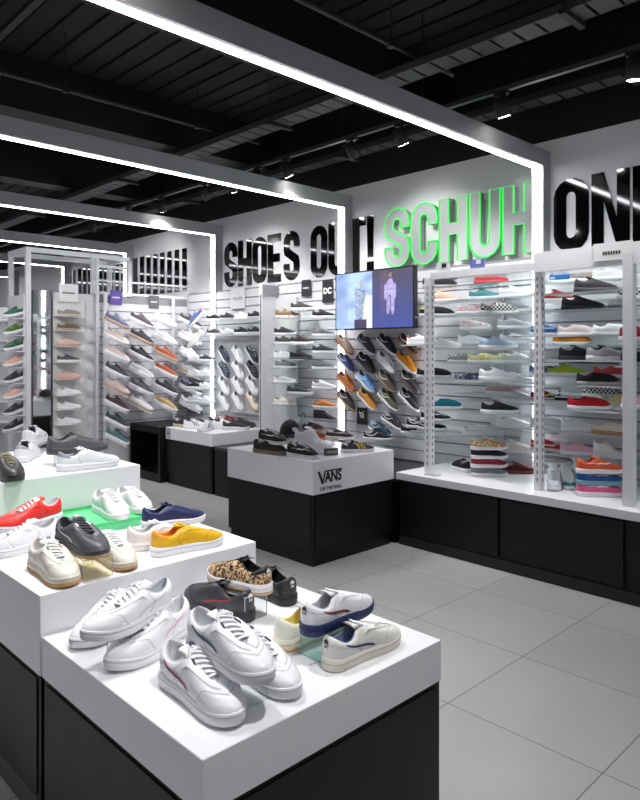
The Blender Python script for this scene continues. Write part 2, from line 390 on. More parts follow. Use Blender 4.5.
slatwall((3.55, PY-.001), (4.79, PY-.001), .45, 2.14, (0, -1), 'silver slat wall carrying the angled shoes')
tag(build(bx((3.55, PY-.05, 0), (3.94, PY-.001, .44)), 'white_plinth_board', WHITE), 'white base board below the angled shoe wall', 'base board')

# ------------------------------------------------------------------ plinths and counters
def plinth(name, x0, x1, y0, y1, zb, zt, lab, grp=None, kick=True, panels=True):
    t = thing(name, (x0, y0, 0), lab, 'display plinth', grp); a, b = x1-x0, y1-y0
    build(bx((0, 0, zb), (a, b, zt)), 'white_top', WHITE, t, bevel=.003)
    if kick: build(bx((.02, .02, 0), (a-.02, b-.02, .1)), 'kick_board', KICK if kick == 2 else BLACK, t)
    build(bx((.006, .006, .1 if kick else 0), (a-.002, b-.006, zb)), 'base_cabinet', BLACK, t)
    if panels:
        for (p, q) in (((.03, .001, .12), (a-.03, .006, zb-.015)), ((.001, .03, .12), (.006, b-.03, zb-.015))):
            build(bx(p, q), 'base_panel', BLACKP, t)
    return t
z1, z2, z3 = .619, .744, .937
plinth('display_plinth', .825, 1.69, 1.213, 2.078, .495, z1, 'white topped black display plinth, lowest and nearest tier', 'stepped white display tiers', kick=2)
plinth('display_plinth', .822, 1.669, 2.084, 2.984, .495, z2, 'white topped black display plinth, middle tier with green tray', 'stepped white display tiers', kick=2)
plinth('display_plinth', .822, 1.669, 2.99, 3.87, .495, z3, 'tall white topped display plinth, highest tier at back left', 'stepped white display tiers', kick=2)
vp = plinth('display_plinth', 3.18, 4.045, 3.35, 4.33, .5, .728, 'white block on black base carrying black skate shoes and a cap')
pp = plinth('display_plinth', 4.04, 4.79, 5.77, 6.67, .5, .63, 'low white topped black plinth behind, below the white shoe panel')
# black open cabinet
t = thing('open_cabinet', (3.98, 6.69, 0), 'low black open fronted cabinet left of the back white plinth', 'cabinet')
m = MB(); m.box((0,0,.6),(.9,.68,.63)); m.box((0,0,0),(.9,.68,.1)); m.box((0,0,.1),(.9,.04,.6)); m.box((0,.64,.1),(.9,.68,.6)); m.box((.5,.04,.1),(.52,.64,.6)); m.box((0,.04,.55),(.03,.64,.6)); build(m, 'carcass', BLACKP, t)
# wall counter
t = thing('wall_counter', (4.05, .2, 0), 'long white counter top on black panelled base below the shelving', 'counter')
build(bx((0, 0, .5), (.85, 3.13, .555)), 'counter_top', WHITE, t, bevel=.003)
build(bx((.03, 0, .0), (.83, 3.12, .5)), 'base_cabinet', BLACK, t)
for (a, b) in ((.0, 1.38), (1.41, 2.22), (2.25, 3.1)): build(bx((.012, a, .09), (.03, b, .485)), 'base_panel', BLACKP, t)
build(bx((.02, 0, 0), (.03, 3.12, .075)), 'kick_board', mat((24, 23, 26), .4), t)
t = thing('wall_counter', (4.06, 3.345, 0), 'low black counter running behind the skate shoe plinth', 'counter')
build(bx((0, .0, 0), (.82, 2.40, .47)), 'base_cabinet', BLACK, t); build(bx((-.008, 0, .47), (.82, 2.4, .5)), 'counter_top', mat((52, 51, 56), .35), t)

# logos
def text_on(parent, s, size, loc, rot, m, bold=0, name='lettering', sx=1, ext=.0006):
    o = link(name, text_mesh(s, size, name, ext, bold), m, parent); o.location = loc; o.rotation_euler = rot; o.scale = (sx, 1, 1); return o
INK = mat((25, 25, 28), .5)
c = ony(331, 476, 3.35)
lx, lz = c.x-3.18, c.z
text_on(vp, 'ANS', .105, (lx+.022, -.0016, lz-.004), (PI/2, 0, 0), INK, .004, sx=.82)
m = MB(); m.add([(lx-.135, -.002, lz+.046), (lx-.112, -.002, lz+.046), (lx-.082, -.002, lz-.015), (lx-.066, -.002, lz+.046), (lx+.11, -.002, lz+.046), (lx+.11, -.002, lz+.036), (lx-.052, -.002, lz+.036), (lx-.075, -.002, lz-.045), (lx-.093, -.002, lz-.045)], [(0,1,2,8),(2,7,8),(2,3,6,7),(3,4,5,6)])
build(m, 'logo_stroke', INK, vp)
text_on(vp, 'OFF THE WALL', .036, (lx+.0, -.0016, lz-.082), (PI/2, 0, 0), INK, .0007, sx=.9)
q = bx((-.001, .80, .515), (0, .88, .625)); q.cur = 0
lg = build(bx((-.0015, .79, .507), (-.0005, .89, .625)), 'logo_card', mat((225, 225, 228), .5), pp)
m = MB()
for (a, b, c0, c1) in ((.80, .88, .61, .617), (.80, .88, .515, .521), (.80, .806, .52, .61), (.874, .88, .52, .61), (.82, .86, .56, .575), (.82, .828, .535, .6), (.852, .86, .535, .6)): m.box((-.0025, a, c0), (-.0015, b, c1))
build(m, 'logo_mark', INK, lg)

# ------------------------------------------------------------------ shoes
LSH = .285
def sstep(a, b, x):
    t_ = min(1, max(0, (x-a)/(b-a))); return t_*t_*(3-2*t_)
class Last:
    def __init__(s, kind):
        s.k = kind; s.slip = kind in ('slip',); s.hi = kind == 'hitop'; s.run = kind == 'run'
        s.sh = {'slip': .024, 'skate': .027, 'cup': .03, 'run': .036, 'hitop': .027}[kind]
    def wo(s, u):                        # half width of the sole, u = 0 heel .. 1 toe
        w_ = .0375 + .0125*sstep(.3, .68, u)
        if s.run: w_ += .002
        if u < .12: w_ *= math.sqrt(max(0, 1-((.12-u)/.12)**2))
        if u > .66: w_ *= max(0, 1-((u-.66)/.34)**2.3)**.55
        return w_
    def yc(s, u): return .007*math.sin(PI*min(1, max(0, (u-.25)/.75)))-.004*sstep(.6, 1, u)
    def top(s, u): return s.sh + .004*(1-sstep(0, .3, u)) - .003*sstep(.5, .9, u) + s.spring(u)*.9
    def spring(s, u): return .009*max(0, (u-.72)/.28)**2
    def u(s, a): return .5-.5*math.cos(PI*a)
    def O(s, sd, a):
        u = s.u(a); return Vector(((u-.5)*LSH, s.yc(u)+sd*(s.wo(u)-.0025), s.top(u)-.004))
    def I(s, sd, a):
        c = s.u(a); u0 = .035; u1 = .47 if s.slip else .70; u = u0 + (u1-u0)*c
        ce = .37 if not s.slip else .47
        hw = .0275*math.sqrt(max(0, 1-(abs(u-(.5*(u0+ce)))/(.5*(ce-u0)))**2.4)) if u < ce else 0
        if not s.slip: hw = max(hw, .0125*(1-sstep(.63, .70, u))*sstep(.035, .06, u)**.5)
        z = .088 - .022*math.sin(PI*min(1, max(0, (u-.04)/.33)))
        if s.slip: z = .080 - .020*math.sin(PI*min(1, max(0, (u-.04)/.34))) + .000
        if u > .3: z = max(z, 0) + (.006*sstep(.28, .38, u) if not s.slip else .004*sstep(.3, .4, u))
        if not s.slip and u > .38: z = .094 - .037*(u-.38)/.32
        if s.hi: z += .055*(1-sstep(.36, .50, u))
        if s.run: z += .006
        return Vector(((u-.5)*LSH, s.yc(u)+sd*hw, z))
    def P(s, sd, a, t_, off=0):
        def f(a_, v):
            o, i = s.O(sd, a_), s.I(sd, a_); h = 1-math.cos(v*PI/2); z = math.sin(v*PI/2)
            k = .8 if s.u(a_) > .7 else 1
            b = .0035*math.sin(PI*v)*(1-sstep(.5, .9, a_))
            p = Vector((o.x+(i.x-o.x)*h, o.y+(i.y-o.y)*h + sd*b, o.z+(i.z-o.z)*z)); return p
        p = f(a, t_)
        if off:
            e = .01; a1 = min(1-e, max(e, a)); t1 = min(1-e, max(e, t_))
            n = (f(a1+e, t1)-f(a1-e, t1)).cross(f(a1, t1+e)-f(a1, t1-e)) * sd
            if n.length > 0: p = p + n.normalized()*off*(-1 if n.dot(Vector((0, p.y-s.yc(.5)+1e-5*sd, .02))) < 0 else 1)
        return p
CACHE = {}
def ribbon(ls, A_, B_, off, sides=(1, -1)):
    """patch between two (a,t) curves on both sides of the shoe"""
    m = MB()
    for sd in sides:
        rows = []
        for (a0, t0), (a1, t1) in zip(A_, B_):
            rows.append([ls.P(sd, a0+(a1-a0)*k/3, t0+(t1-t0)*k/3, off) for k in range(4)])
        m.grid(rows)
    return m
def lerp_curve(c, n):
    out = []
    for i in range(n+1):
        t_ = i/n*(len(c)-1); k = min(len(c)-2, int(t_)); f = t_-k
        out.append(tuple(p+(q-p)*f for p, q in zip(c[k], c[k+1])))
    return out
def shoe_meshes(kind, near):
    key = (kind, near)
    if key in CACHE: return CACHE[key]
    ls = Last(kind); na, nt_ = (26, 9) if near else (14, 5); P = {}
    par = [(1, i/na) for i in range(na)] + [(-1, 1-i/na) for i in range(na)]
    m = MB(); m.grid([[ls.P(sd, a, (k/nt_)) for sd, a in par] for k in range(nt_+1)], closed=True)
    P['upper'] = m.mesh('upper', True)
    # lining: padded collar roll, then down inside
    rows = []
    for (ins, dz, lo) in ((0, 0, 0), (.0015, .0025, 0), (.004, .001, 0), (.005, -.006, 0), (.0045, 0, 1)):
        r = []
        for sd, a in par:
            i = ls.I(sd, a); c = Vector(((ls.u(a)*.9-.45)*LSH*.5-.06, ls.yc(.3), i.z)); v = Vector((c.x*.0+i.x, ls.yc(i.x/LSH+.5), i.z))-i
            l = v.length; p = i + (v.normalized()*min(ins, l*.8) if l > 1e-6 else Vector((0,0,0)))
            if a == 0: p = i + Vector((ins, 0, 0))
            r.append(Vector((p.x, p.y, (p.z+dz) if not lo else ls.sh+.004)))
        rows.append(r)
    m = MB(); m.grid(rows, closed=True); n = len(par); m.f.append(tuple(range(4*n, 5*n))); m.mi.append(0)
    P['lining'] = m.mesh('lining', True)
    # sole
    rows = []
    ns = na
    for (ins, zz) in ((.012, 0), (.002, .0), (0, .003), (.0, .35), (-.0012, .5), (0, .62), (-.0005, .95), (.0015, 1), (.006, 1)):
        r = []
        for sd, a in par:
            u = ls.u(a); wv = ls.wo(u); c = .5; x_ = (u-.5)*(LSH+.006-2*ins)
            y = ls.yc(u)+sd*max(0, wv-ins*(1 if 0 < a < 1 else 0))
            z = ls.spring(u) + (ls.top(u)-ls.spring(u))*(zz if zz > .01 else 0) + (zz if 0 < zz < .01 else 0)
            r.append(Vector((x_, y, z)))
        rows.append(r)
    m = MB(); m.grid(rows, closed=True); m.f.append(tuple(range(n))); m.mi.append(0); m.f.append(tuple(range(8*n, 9*n))); m.mi.append(0)
    P['sole'] = m.mesh('sole', True)
    # gum outsole: thin lower band just proud of the sole
    rows = []
    for (ins, z) in ((.01, -.0006), (.0, -.0004), (-.0012, .002), (-.0014, .009), (0.0005, .0095)):
        rows.append([Vector(((ls.u(a)-.5)*(LSH+.006-2*ins), ls.yc(ls.u(a))+sd*max(0, ls.wo(ls.u(a))-ins), z+ls.spring(ls.u(a)))) for sd, a in par])
    m = MB(); m.grid(rows, closed=True); m.f.append(tuple(range(n))); m.mi.append(0)
    P['outsole'] = m.mesh('outsole', True)
    if not ls.slip:
        # tongue
        rows = []; N_ = 9 if near else 5
        for i in range(N_+1):
            f = i/N_; u = .69-.40*f; z = (.094-.037*(min(1, max(0, (u-.38)/.32)))) + (-.004+.006*sstep(0, .3, f)) + .005*sstep(.72, 1, f)
            if ls.hi: z += .055*(1-sstep(.36, .50, u))
            if ls.run: z += .006
            hw = .010+.012*sstep(0, .9, f)
            rows.append([Vector(((u-.5)*LSH, ls.yc(u)+hw*math.cos(PI*k/6), z+.005*math.sin(PI*k/6)-.003)) for k in range(7)])
        m = MB(); m.grid(rows); m.grid([[p+Vector((0, 0, -.004)) for p in r] for r in rows]); P['tongue'] = m.mesh('tongue', True)
        # laces
        m = MB(); K = 6
        def lz(u):
            z = .094-.037*min(1, max(0, (u-.38)/.32))
            if ls.hi: z += .055*(1-sstep(.36, .50, u))
            if ls.run: z += .006
            return z
        def bar(p, q, r=.0052):
            c = (p+q)/2 + Vector((0, 0, .0068)); m.tube([p, p*.8+q*.2+Vector((0,0,.0058)), c, p*.2+q*.8+Vector((0,0,.0058)), q], r, 8 if near else 4, flat=.42)
        for k in range(K):
            u = .64-.052*k; u2 = u-.052; y = .0185
            p = Vector(((u-.5)*LSH, ls.yc(u)+y, lz(u)-.0005)); q = Vector(((u-.5)*LSH, ls.yc(u)-y, lz(u)-.0005))
            p2 = Vector(((u2-.5)*LSH, ls.yc(u2)+y, lz(u2)-.0005)); q2 = Vector(((u2-.5)*LSH, ls.yc(u2)-y, lz(u2)-.0005))
            if near:
                if k == 0 or k == K-1: bar(p, q)
                if k < K-1: bar(p, q2)
            elif k % 2 == 0 or k == K-1: bar(p, q, .0042)
        if near:
            u = .35; c = Vector(((u-.5)*LSH, ls.yc(u), lz(.38)+.006))
            for sd in (1, -1):
                m.tube([c, c+Vector((.006, sd*.014, .003)), c+Vector((.016, sd*.024, -.003)), c+Vector((.022, sd*.018, -.007)), c+Vector((.012, sd*.010, .0)), c], .0022, 6, flat=.6)
                m.tube([c, c+Vector((.012, sd*.012, .002)), c+Vector((.024, sd*.022, -.010)), c+Vector((.032, sd*.030, -.022))], .0024, 6, flat=.6)
        P['laces'] = m.mesh('laces', True)
        # eyestay overlay beside the laces, toe cap seam
        m = ribbon(ls, lerp_curve([(.50, .985), (.62, .985), (.75, .985), (.88, .985)], 10), lerp_curve([(.47, .55), (.60, .66), (.73, .70), (.90, .78)], 10), .0018)
        P['eyestay'] = m.mesh('eyestay', True)
    m = ribbon(ls, lerp_curve([(0, .99), (.18, .99), (.3, .8)], 8), lerp_curve([(0, .50), (.14, .5), (.27, .55)], 8), .001)
    P['heel_tab'] = m.mesh('heel_tab', True)
    if kind in ('cup', 'run', 'hitop'):
        m = ribbon(ls, lerp_curve([(.62, .08), (.72, .42), (.86, .5), (1, .5)], 12), lerp_curve([(.58, .02), (.70, .02), (.85, .02), (1, .02)], 12), .0018)
        P['toe_guard'] = m.mesh('toe_guard', True)
    if near and kind != 'slip':
        P['stitching'] = []
        for sd in (1, -1):
            m = MB()
            for cv in ([(.47, .53), (.60, .64), (.73, .685), (.90, .76)], [(.60, .03), (.68, .46), (.80, .60), (.90, .64), (1, .65)], [(.41, .04), (.37, .40), (.40, .62), (.46, .80)]):
                a_ = lerp_curve(cv, 14); b_ = [(p, q-.016) for p, q in a_] if cv[0][0] != .41 else [(p+.007, q) for p, q in a_]
                q_ = ribbon(ls, a_, b_, .0021 if cv[0][0] != .41 else .0006, (sd,)); m.add(q_.v, q_.f)
            P['stitching'].append(m.mesh('stitching', False))
    # side marks
    P['mark_line'] = [ribbon(ls, lerp_curve([(.25, .66), (.36, .40), (.50, .10)], 10), lerp_curve([(.27, .72), (.385, .46), (.53, .10)], 10), .0016, (sd,)).mesh('side_stripe', False) for sd in (1, -1)]
    P['mark_wave'] = [ribbon(ls, lerp_curve([(.30, .72), (.40, .78), (.46, .45), (.56, .42), (.66, .62), (.78, .50)], 16), lerp_curve([(.30, .65), (.40, .70), (.468, .35), (.564, .34), (.665, .55), (.785, .45)], 16), .0018, (sd,)).mesh('side_stripe', False) for sd in (1, -1)]
    P['mark_swoosh'] = [ribbon(ls, lerp_curve([(.16, .66), (.24, .42), (.34, .26), (.44, .30), (.58, .62)], 14), lerp_curve([(.16, .66), (.26, .54), (.35, .44), (.45, .42), (.58, .62)], 14), .0018, (sd,)).mesh('side_swoosh', False) for sd in (1, -1)]
    P['mark_bars'] = []
    for sd in (1, -1):
        for k in range(3):
            a = .50+.06*k; P['mark_bars'].append(ribbon(ls, lerp_curve([(a-.06, .82), (a, .1)], 5), lerp_curve([(a-.035, .84), (a+.025, .1)], 5), .0014, (sd,)).mesh('side_bars', False))
    if kind != 'slip' and near:
        m = MB(); a = ls.P(1, .56, .80, .0025)
        mm = ribbon(ls, lerp_curve([(.535, .86), (.58, .80)], 3), lerp_curve([(.565, .95), (.615, .88)], 3), .0022); P['side_badge'] = [ribbon(ls, lerp_curve([(.535, .86), (.58, .80)], 3), lerp_curve([(.565, .95), (.615, .88)], 3), .0022, (sd,)).mesh('side_badge', False) for sd in (1, -1)]
        # heel trefoil of three leaves and stripes, and the same on the tongue
        m = MB()
        hz = ls.I(1, 0).z-.016; hx = ls.P(1, 0, math.asin((hz-ls.O(1, 0).z)/(ls.I(1, 0).z-ls.O(1, 0).z))/PI*2).x-.0036
        for an in (90, 145, 35):
            ca, sa = math.cos(math.radians(an)), math.sin(math.radians(an))
            c = Vector((hx+sa*.0007, ca*.0055, hz+sa*.006)); vs = [c + Vector((math.sin(b)*.0006, math.cos(b)*.0040, math.sin(b)*.0058)) for b in [2*PI*k/8 for k in range(8)]]
            m.add(vs, [tuple(range(8))])
        for k in range(2): m.add([(hx-.0008, -.008, hz-.005-.004*k), (hx-.0008, .008, hz-.005-.004*k), (hx-.0008, .0065, hz-.0072-.004*k), (hx-.0008, -.0065, hz-.0072-.004*k)], [(0,1,2,3)])
        P['heel_logo'] = m.mesh('heel_logo', False, fix=False)
        m = MB(); tx = (.335-.5)*LSH; tz = lz(.3)+.0125
        for an in (90, 145, 35):
            ca, sa = math.cos(math.radians(an)), math.sin(math.radians(an))
            m.add([Vector((tx - sa*.006 - math.sin(b)*.0045 + .008, ls.yc(.33)+ca*.0048+math.cos(b)*.0034, tz + sa*.004 + math.sin(b)*.003)) for b in [2*PI*k/8 for k in range(8)]], [tuple(range(8))])
        P['tongue_logo'] = m.mesh('tongue_logo', False, fix=False)
    # checker / foxing stripe around the sole
    rows = [[Vector(((ls.u(a)-.5)*(LSH+.0085), ls.yc(ls.u(a))+sd*(ls.wo(ls.u(a))+.0006), z0_*ls.sh+ls.spring(ls.u(a)))) for sd, a in par] for z0_ in (.62, .70)]
    m = MB(); m.grid(rows, closed=True); P['foxing_line'] = m.mesh('foxing_line', False)
    CACHE[key] = P
    return P
WS = (236, 236, 240)
def M_(c, kind='leather', rough=.45):
    if isinstance(c, bpy.types.Material): return c
    return mat(c, rough, kind=kind)
NSH = [0]
def shoe(pos, yaw, label, kind='cup', up=WS, sole=WS, lace=None, lining=None, accent=None, mark=None, gum=None, fox=None, pitch=0, roll=0,
         group=None, near=False, scale=1.0, tongue=None, tab=None, logo=None, guard=None, mir=False, name=None):
    P = shoe_meshes(kind, near)
    nm = name or {'slip': 'slip_on_shoe', 'skate': 'skate_shoe', 'cup': 'trainer', 'run': 'running_shoe', 'hitop': 'high_top_shoe'}[kind]
    t = thing(nm, pos, label, 'shoe', group)
    t.rotation_mode = 'XYZ'
    t.matrix_world = Matrix.Translation(Vector(pos)) @ Matrix.Rotation(math.radians(yaw), 4, 'Z') @ Matrix.Rotation(math.radians(pitch), 4, 'Y') @ Matrix.Rotation(math.radians(roll), 4, 'X') @ Matrix.Diagonal((scale, scale*(-1 if mir else 1), scale, 1))
    mu = M_(up, 'canvas' if kind in ('slip', 'skate', 'hitop') else 'leather', .6 if kind != 'cup' else .42)
    link('upper', P['upper'], mu, t); link('lining', P['lining'], M_(lining or (205, 205, 208), 'canvas', .8), t)
    s_ = link('sole', P['sole'], M_(sole, 'plain', .5), t)
    if gum: link('outsole', P['outsole'], M_(gum, 'plain', .55), s_)
    if fox or near: link('foxing_line', P['foxing_line'], M_(fox or tuple(int(q*.82) for q in (sole if isinstance(sole, tuple) else WS)), 'plain'), s_)
    if kind != 'slip':
        link('tongue', P['tongue'], M_(tongue, 'canvas', .6) if tongue else mu, t); link('laces', P['laces'], M_(lace or WS, 'canvas', .8), t)
        if near:
            link('eyestay', P['eyestay'], mu, t)
            base = up if isinstance(up, tuple) else (150, 110, 80)
            f_ = .74 if sum(base) > 250 else 1.5
            for q in P['stitching']: link('stitching', q, M_(tuple(min(255, int(v*f_)) for v in base), 'plain'), t)
        if near and 'toe_guard' in P: link('toe_guard', P['toe_guard'], M_(guard) if guard else mu, t)
        if near and logo: link('heel_logo', P['heel_logo'], M_(logo, 'plain'), t); link('tongue_logo', P['tongue_logo'], M_(logo, 'plain'), t); [link('side_badge', q, M_(logo, 'plain'), t) for q in P['side_badge']]
    if near or tab: link('heel_tab', P['heel_tab'], M_(tab) if tab else mu, t)
    if mark:
        for q in P['mark_'+mark]: link({'line': 'side_stripe', 'wave': 'side_wave', 'swoosh': 'side_swoosh', 'bars': 'side_bar'}[mark], q, M_(accent or WS, 'plain'), t)
    NSH[0] += 1
    return t
def toe_heel(toe, heel, z):
    a, b = at(*heel, z), at(*toe, z); c = (a+b)/2; d = b-a
    return c, math.degrees(math.atan2(d.y, d.x)), d.length
def riser(x, y, yaw, z, h, lab, m=CLEAR, w_=.10, l_=.15, edge=EDGE):
    """small clear display step: a top and two side walls"""
    t = thing('display_riser', (x, y, z), lab, 'display riser', 'clear acrylic shoe risers', (0, 0, math.radians(yaw)))
    q = .0035; a, b = l_/2, w_/2
    o = MB(); o.box((-a, -b, h-q), (a, b, h)); build(o, 'riser_top', m, t)
    for s in (-1, 1): o = MB(); o.box((s*a-q*s, -b, 0), (s*a, b, h-q)); build(o, 'riser_side', m, t)
    e = MB()
    for s in (-1, 1): e.box((-a, s*b, h-q), (a, s*b+.0008*s, h)); e.box((s*a, -b, h-q), (s*a+.0008*s, b, h))
    for s in (-1, 1):
        for k in (-1, 1): e.box((s*a-q*s, k*b, 0), (s*a, k*b+.0008*k, h-q))
    build(e, 'riser_edges', edge, t)
    return t

PALE = (238, 239, 244); OFF = (231, 228, 216); GUM = (196, 148, 92); NAVY = (34, 44, 88); RED = (186, 38, 46); DK = (52, 52, 57)
def tshoe(pos, yaw, scale, lab, **k):
    k.setdefault('near', True)
    return shoe(pos, yaw, lab, scale=scale, **k)
def pshoe(toe, heel, z, lab, **k):
    c, yaw, d = toe_heel(toe, heel, z)
    return shoe(c, yaw, lab, **k)
G1 = 'trainers on the stepped display tiers'
g = dict(group=G1)
# lowest tier
R1 = .085
riser(1.000, 1.80, 12, z1, R1, 'clear riser under the back left white trainer')
tshoe((0.959, 1.783, z1+.086), -168, 1.08, 'white leather trainer on a clear riser, back left of lowest tier', up=PALE, lining=(200, 202, 210), logo=(190, 194, 205), mark='line', accent=(214, 216, 226), **g)
tshoe((0.990, 1.981, z1+.001), -152, 1.08, 'white trainer mostly hidden under its raised mate, only toe showing', up=PALE, lining=(200, 202, 210), logo=(190, 194, 205), **g)
tshoe((1.019, 1.770, z1+.001), -159, 1.18, 'white leather trainer with faint pink side line, left of lowest tier', up=PALE, lining=(226, 226, 230), mark='line', accent=(236, 196, 200), logo=(190, 194, 205), **g)
tshoe((0.961, 1.419, z1+.001), -92, 1.16, 'white trainer with red and navy side stripe, nearest of all', up=PALE, mark='line', accent=(150, 40, 62), logo=(44, 50, 78), lining=(214, 216, 218), **g)
riser(1.050, 1.385, 90, z1, R1, 'clear riser under the middle white trainer')
tshoe((1.024, 1.385, z1+.086), -91, 1.14, 'white trainer with thin navy side stripe raised on clear riser', up=PALE, mark='line', accent=(70, 78, 108), logo=(60, 62, 84), lining=(196, 198, 204), **g)
tshoe((1.143, 1.407, z1+.001), -93, 1.09, 'white trainer half hidden behind the clear riser, toe to the right', up=PALE, logo=(44, 50, 78), **g)
tshoe((1.340, 1.878, z1+.001), 95, 1.12, 'dark grey trainer with red side stripe seen from its heel', up=DK, sole=(44, 44, 48), lace=(40, 40, 44), lining=(30, 30, 34), mark='line', accent=(170, 40, 44), logo=(225, 225, 230), **g)
riser(1.375, 1.80, 96, z1, R1, 'clear riser under the leopard print trainer')
tshoe((1.390, 1.831, z1+.086), 96, 1.00, 'leopard print trainer with white sole raised on a clear riser', up=mat((222, 188, 142), .7, kind='spots', c2=(40, 26, 20)), sole=WS, lace=(36, 34, 36), lining=(26, 26, 28), tongue=(30, 28, 30), tab=(26, 26, 28), guard=mat((222, 188, 142), .7, kind='spots', c2=(40, 26, 20)), logo=(230, 228, 226), gum=(190, 160, 120), **g)
tshoe((1.555, 1.879, z1+.001), 86, 1.05, 'black trainer behind the leopard one showing heel with white logo', up=(40, 40, 44), sole=(34, 34, 38), lace=(40, 40, 44), lining=(28, 28, 32), logo=(232, 232, 236), **g)
tshoe((1.430, 1.498, z1+.001), -2, 1.05, 'cream trainer with yellow lining behind the green tinted riser', up=(228, 228, 214), sole=(228, 222, 204), gum=(196, 164, 110), lining=(222, 206, 120), **g)
riser(1.395, 1.395, 3, z1, R1, 'green tinted clear riser under the white and navy trainer', m=CLEARG)
tshoe((1.412, 1.379, z1+.086), 3, 1.0, 'white trainer with navy sole raised on green tinted riser', up=PALE, sole=(40, 50, 96), mark='line', accent=(124, 36, 52), lining=(190, 192, 198), logo=(50, 50, 60), **g)
tshoe((1.445, 1.312, z1+.001), -1, 1.03, 'off white trainer with navy side stripe at the right corner', up=(232, 231, 226), sole=(226, 222, 210), mark='line', accent=(40, 56, 100), lining=(120, 134, 162), logo=(50, 50, 60), **g)
# middle tier
tshoe((0.925, 2.234, z2+.001), -92, 1.08, 'cream trainer with gum sole at the front of middle tier', up=OFF, sole=(226, 220, 204), gum=GUM, lining=(200, 198, 190), logo=(120, 112, 100), **g)
riser(1.025, 2.185, 90, z2, .07, 'yellowish clear riser under the charcoal trainer', m=CLEARY)
tshoe((1.017, 2.216, z2+.071), -87, 1.03, 'charcoal grey suede trainer with white side line on a riser', up=(84, 84, 92), sole=(74, 74, 82), gum=(178, 150, 106), lace=(76, 76, 84), lining=(58, 58, 64), mark='line', accent=(215, 215, 220), logo=(225, 225, 230), **g)
tshoe((1.140, 2.237, z2+.001), -92, 1.0, 'cream trainer with gum sole right of the charcoal one', up=OFF, sole=(228, 222, 206), gum=GUM, **g)
riser(1.02, 2.70, 16, z2, .06, 'clear riser below the red trainer')
tshoe((1.014, 2.692, z2+.062), -164, 1.05, 'bright red trainer with white laces at left picture edge', up=(232, 44, 36), sole=PALE, lining=(214, 214, 216), accent=(232, 44, 36), tab=(232, 44, 36), guard=(232, 44, 36), **g)
tshoe((0.954, 2.613, z2+.001), -173, 1.05, 'white trainer in front below the red one at left edge', up=PALE, lining=(196, 198, 204), **g)
# green tray with the white pair
gp = at(108, 512, z2)
gt = thing('display_tray', (1.01, 2.62, z2), 'bright green low display tray under the white pair', 'display tray')
GTR = mat((104, 212, 146), .35); 
build(bx((0, 0, 0), (.52, .35, .03)), 'tray_body', GTR, gt, bevel=.003)
m = MB(); m.box((0, 0, .03), (.52, .012, .04)); m.box((0, .338, .03), (.52, .35, .04)); m.box((0, 0, .03), (.012, .35, .04)); m.box((.508, 0, .03), (.52, .35, .04)); build(m, 'tray_rim', mat((70, 205, 120), .3), gt)
tshoe((1.395, 2.758, z2+.031), -95, 1.03, 'white trainer on the green tray, left one of the pair', up=PALE, mark='bars', accent=(196, 190, 176), **g)
tshoe((1.523, 2.786, z2+.031), -92, .95, 'white trainer on the green tray, right one of the pair', up=PALE, mark='bars', accent=(205, 205, 210), **g)
riser(1.45, 2.37, -16, z2, .05, 'clear riser under the navy trainer')
tshoe((1.470, 2.366, z2+.051), -16, .9, 'navy blue trainer with white sole behind the yellow one', up=(36, 46, 92), sole=PALE, lace=(30, 38, 80), lining=(30, 34, 60), logo=(220, 222, 232), **g)
tshoe((1.376, 2.282, z2+.001), -18, 1.0, 'pale pink and white trainer beneath the navy one', up=(232, 226, 228), sole=(234, 230, 232), **g)
tshoe((1.417, 2.182, z2+.001), -7, 1.02, 'yellow suede trainer with white sole on middle tier corner', kind='cup', up=(236, 186, 30), sole=PALE, lace=(238, 192, 40), lining=(226, 140, 36), tab=(238, 160, 34), **g)
# highest tier
riser(1.451, 3.747, 52, z3, .049, 'clear riser under the dark collared white trainer')
riser(1.43, 3.23, -12, z3, .055, 'clear riser under the dark grey trainer at back')
tshoe((1.462, 3.236, z3+.056), -12, 1.0, 'dark grey suede trainer raised on the highest tier', up=(88, 88, 92), sole=(74, 74, 78), lace=(80, 80, 86), lining=(60, 60, 64), **g)
tshoe((1.438, 3.066, z3+.001), -5, 1.02, 'white trainer with grey heel tab front of highest tier', up=PALE, tab=(128, 134, 148), lining=(150, 156, 168), **g)
tshoe((1.338, 3.556, z3+.001), 55, .97, 'white trainer with grey heel patch facing away, highest tier', up=(232, 233, 236), tab=(160, 162, 166), lining=(120, 122, 128), **g)
tshoe((1.451, 3.747, z3+.05), 52, .99, 'white trainer with dark collar behind, highest tier at left', up=(228, 229, 232), lining=(110, 112, 118), tab=(226, 226, 230), **g)
tshoe((1.075, 3.091, z3+.001), -94, 1.0, 'black trainer with grey laces at left edge of highest tier', up=(52, 52, 54), sole=(46, 46, 48), lace=(150, 146, 120), lining=(190, 190, 192), **g)

